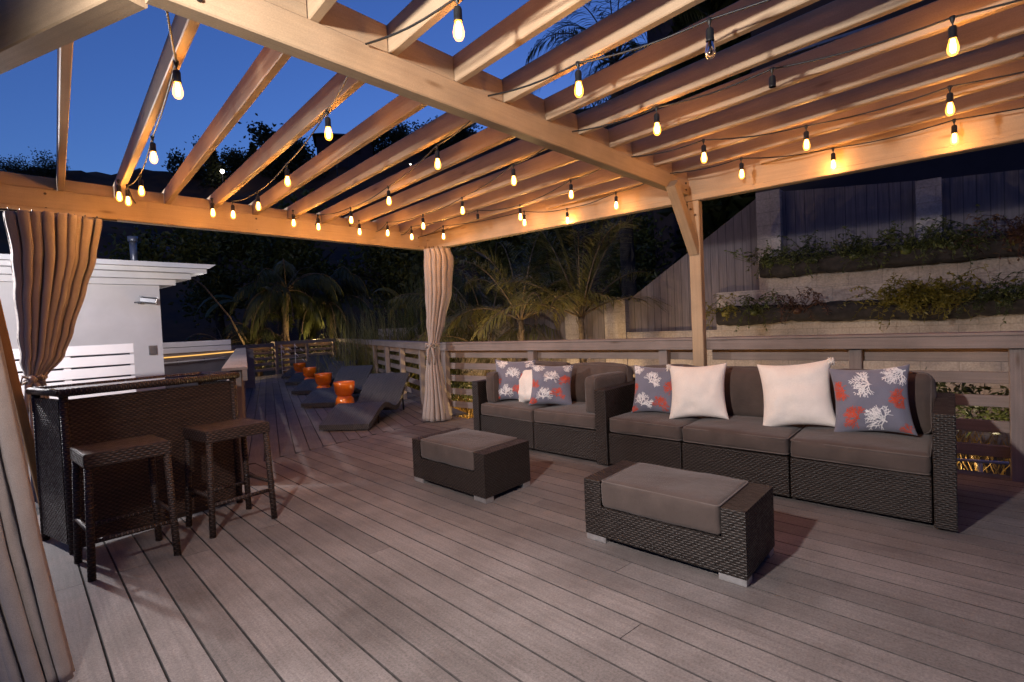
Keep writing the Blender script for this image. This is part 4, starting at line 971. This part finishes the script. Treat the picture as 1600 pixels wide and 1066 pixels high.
# trees and houses on the hillside
def tree(loc, h, r, label, seed, kind='round', m_='leafd', n=900, fine=1):
    rnd = random.Random(seed); t = thing('hill_tree', label, 'tree', loc, 0, 'trees on the hillside'); mb = MB()
    mb.tube([(0, 0, -1), (.05 * h * rnd.uniform(-1, 1), .03 * h, h * .5), (0, 0, h * .85)], [.04 * h, .026 * h, .008 * h], 7)
    for k in range(7):
        a = rnd.uniform(0, 6.28); z = h * rnd.uniform(.35, .75); mb.tube([(0, 0, z), (cos(a) * r * .8, sin(a) * r * .8, z + r * .5)], [.014 * h, .004 * h], 5)
    mb.build('trunk', M['barkd'], t); mb = MB(); cl = [(rnd.gauss(0, r * .45), rnd.gauss(0, r * .45), h * rnd.uniform(.45, 1)) for _ in range(11)]
    for k in range(n):
        if kind == 'spire': u = rnd.random(); rad = r * (1 - u) * (.75 + .5 * rnd.random()); a = rnd.uniform(0, 6.28); p = V((cos(a) * rad, sin(a) * rad, h * (.1 + .95 * u)))
        else:
            c = cl[k % 11]; p = V((c[0] + rnd.gauss(0, r * .22), c[1] + rnd.gauss(0, r * .22), c[2] + rnd.gauss(0, r * .2)))
        mb.leaf(p, (rnd.uniform(-1, 1), rnd.uniform(-1, 1), rnd.uniform(-.5, 1)), (rnd.random(), rnd.random(), .4), rnd.uniform(.05, .12) * h * .9 * fine, .045 * h * fine)
    mb.build('crown', M[m_], t); return t
def onhill(px, D):
    d = (fw + rr * ((px - 800) / f_px)); d.z = 0; d.normalize(); az = math.degrees(atan2(d.y, d.x)); a = (az + 60) / 260
    b = (D - 25) / 55; return V(hillp(a, b))
TR = [(95, 66, 2.2, 1.7, 'round'), (40, 67, 2.0, 1.8, 'round'), (318, 66, 3.6, 1.6, 'round'), (350, 64, 4.6, 1.1, 'spire'), (385, 67, 3.6, 1.8, 'round'), (412, 66, 4.2, 1.0, 'spire'), (450, 63, 5.4, 2.3, 'round'), (480, 66, 3.4, 1.8, 'round'), (600, 66, 3.6, 1.8, 'round'), (640, 67, 3.2, 2.0, 'round'), (690, 66, 3.8, 2.2, 'round'), (735, 64, 4.2, 2.0, 'round')]
tw = ['low round tree on the far left skyline', 'low bushy tree at the left skyline edge', 'round tree on the skyline left of two spires', 'slim spiky tree on the skyline', 'round tree between two spiky trees on the skyline', 'second slim spiky tree on the skyline', 'large airy round tree on the skyline by the second light string', 'smaller round tree right of the airy one', 'dark tree beside the hilltop house', 'dark round tree right of the hilltop house', 'dark tree on the skyline above the far lights', 'dark tree on the skyline near the middle beam']
for i, ((px, D, h, r, kd), lb) in enumerate(zip(TR, tw)): p = onhill(px, D); tree((p.x, p.y, p.z - 1.2), h, r * 1.15, lb, 200 + i, kd, n=2600 if kd == 'round' else 1100)
for i, (x, y, h, lb) in enumerate(((14.4, 5.50, 9.2, 'dark columnar cypress against the sky at the top right'), (14.3, 4.98, 9.6, 'second dark columnar cypress at the top right'))):
    t = tree((x, y, 1.0), h, .42, lb, 300 + i, 'spire', n=3000); t['group'] = 'cypresses at the top right'
for i, (x, y, h, r, lb) in enumerate(((9.4, 23.5, 6.2, 2.0, 'dense dark tree rising behind the bushy palm'), (12.6, 22.5, 6.6, 2.2, 'dense dark tree behind the far railing corner'), (15.6, 19.5, 6.4, 2.2, 'dense dark tree behind the long lounger railing'), (16.2, 14.8, 6.2, 2.2, 'dense dark tree left of the corner curtain'), (14.5, 10.6, 5.2, 1.9, 'dense dark tree right of the corner curtain'), (14.2, 7.4, 4.6, 1.7, 'dense dark tree behind the two young palms'))):
    t = tree((x, y, GZ), h, r, lb, 400 + i, 'round', 'leaf', n=7000, fine=.45); t.name = 'garden_tree'; t['group'] = 'trees behind the garden'
def hill_house(px, D, w, h, label, lit, rise=.3):
    p = onhill(px, D); d = V((p.x, p.y, 0)).normalized(); t = thing('hillside_house', label, 'house', (p.x, p.y, p.z - .6), atan2(d.y, d.x) + pi / 2, 'houses on the hillside')
    mb = MB(); mb.box(-w / 2, w / 2, -2, 2, -1, h, .02); mb.build('wall', M['hdark'] if lit else M['siding'], t)
    mb = MB(); mb.hexa([(-w / 2 - .4, -2.4, h), (w / 2 + .4, -2.4, h), (w / 2 + .4, 2.4, h), (-w / 2 - .4, 2.4, h), (-w / 2 + .6, -.2, h + rise * 3), (w / 2 - .6, -.2, h + rise * 3), (w / 2 - .6, .2, h + rise * 3), (-w / 2 + .6, .2, h + rise * 3)]); mb.build('roof', M['planter'], t)
    for k in range(2):
        mb = MB(); x = -w * .2 + k * w * .4; mb.box(x - .5, x + .5, 1.97, 2.02, h * .35, h * .75, .01); mb.build('window', M['planter'], t)
    return t
hill_house(555, 66, 6, 3.0, 'dark hilltop house on the skyline left of the third light string', True)
hill_house(292, 46, 3.3, 1.0, 'faint pale house on the dark hillside above the white roof', False, .02)
for i, (px, D, dz, s_, lb) in enumerate(((363, 62, .5, .20, 'bright white street lamp on the dark hillside'), (541, 58, 1.4, .07, 'small lamp by the hilltop house'), (560, 60, 2.6, .08, 'small lamp right of the hilltop house'), (655, 58, -.5, .07, 'small lamp on the dark slope below the skyline'))):
    p = onhill(px, D); t = thing('street_lamp', lb, 'lamp', (p.x, p.y, p.z), 0, 'lamps on the hillside')
    mb = MB(); mb.tube([(0, 0, -1), (0, 0, dz + 1)], .05, 6); mb.build('pole', M['black'], t); mb = MB(); mb.lathe([(0, -s_), (s_ * .7, -s_ * .7), (s_, 0), (s_ * .7, s_ * .7), (0, s_)], (0, 0, dz + 1 + s_), 10); mb.build('lamp_head', M['star'], t)
# tall dark house up the slope on the right
dh = thing('slope_house', 'tall dark house up the slope behind the retaining wall', 'house', (13.5, .5, 0))
mb = MB(); mb.box(0, 6, -9, 3.4, -.6, 9.0, .02); mb.build('wall', M['hdark'], dh)
mb = MB(); mb.box(-.3, 6.3, -9.3, 3.7, 9.0, 9.25, .02); mb.build('roof', M['planter'], dh)
tw_ = thing('tower', 'narrow dark stair tower against the sky beside the tall palm', 'tower', (14, 6.15, 0)); mb = MB(); mb.box(-.3, 1.4, -.32, .42, -.6, 9.3, .02); mb.build('wall', M['hdark'], tw_); mb = MB(); mb.box(-.35, 1.45, -.37, .47, 9.3, 9.4, .02); mb.build('roof', M['planter'], tw_)
mb = MB()
for k in range(16): mb.box(-.12, -.08, -8.5 + .7 * k, -8.46 + .7 * k, 6.0, 6.9, .003)
mb.box(-.14, -.06, -8.6, 2.6, 6.9, 6.96, .004); mb.build('balcony_rail', M['greymetal'], dh)
# ------------------------------------------------------------------ lights
def point(name, loc, e_, col, r=.05):
    l = bpy.data.lights.new(name, 'POINT'); l.energy = e_; l.color = col; l.shadow_soft_size = r
    o = bpy.data.objects.new(name, l); COL.objects.link(o); o.location = loc; return o
pl_ = bpy.data.lights.new('offscreen_strobe', 'SPOT'); pl_.energy = 74; pl_.color = (1, .93, .90); pl_.shadow_soft_size = .06; pl_.spot_size = radians(138); pl_.spot_blend = 1  # unseen strobe beside the camera, inferred from the hard shadows
po_ = bpy.data.objects.new('offscreen_strobe', pl_); COL.objects.link(po_); po_.location = (-.35, 1.25, 2.24); po_.rotation_euler = (V((4.3, 1.5, .6)) - po_.location).to_track_quat('-Z', 'Y').to_euler()
point('offscreen_flood', (.15, 7.0, 2.2), 60, (1, .95, .97), .08)  # unseen floodlight added off frame to light house wall and far deck
for i, (loc, e_) in enumerate((((6.3, 5.2, -.35), 10), ((6.8, 8.6, -.3), 14), ((10.1, 17.75, 1.1), 10), ((8.0, 17.6, 1.0), 5), ((7.4, 12.4, -.3), 10), ((7.1, 5.9, -.35), 22))):
    point('garden_lamp', loc, e_, (1, .66, .28), .06)
for y in (4.2, 2.2, .2, -2.0):
    l = bpy.data.lights.new('garden_spot', 'SPOT'); l.energy = 11; l.color = (1, .78, .55); l.spot_size = radians(120); l.spot_blend = .9; l.shadow_soft_size = .08
    o = bpy.data.objects.new('garden_spot', l); COL.objects.link(o); o.location = (6.6, y, -.40); o.rotation_euler = V((2.4, 0, 2.3)).to_track_quat('-Z', 'Y').to_euler()
point('parapet_fill', (4.4, 11.8, 2.0), 3, (1, .93, .9), .06)  # unseen light added to brighten the parapet slats
sl = bpy.data.lights.new('sun', 'SUN'); sl.energy = .02; sl.angle = radians(25); sl.color = (.9, .85, 1.0)
so_ = bpy.data.objects.new('sun', sl); COL.objects.link(so_)
sa = radians(90 - 60); so_.rotation_euler = V((-cos(sa) * .99, -sin(sa) * .99, -.12)).to_track_quat('-Z', 'Y').to_euler()
# ------------------------------------------------------------------ render settings
S.view_settings.view_transform = 'Standard'; S.view_settings.look = 'None'; S.view_settings.exposure = 3.0; S.view_settings.gamma = 1
S.cycles.use_denoising = True; S.cycles.max_bounces = 6; S.cycles.transparent_max_bounces = 12; S.cycles.caustics_reflective = False; S.cycles.caustics_refractive = False
S.cycles.sample_clamp_indirect = 1
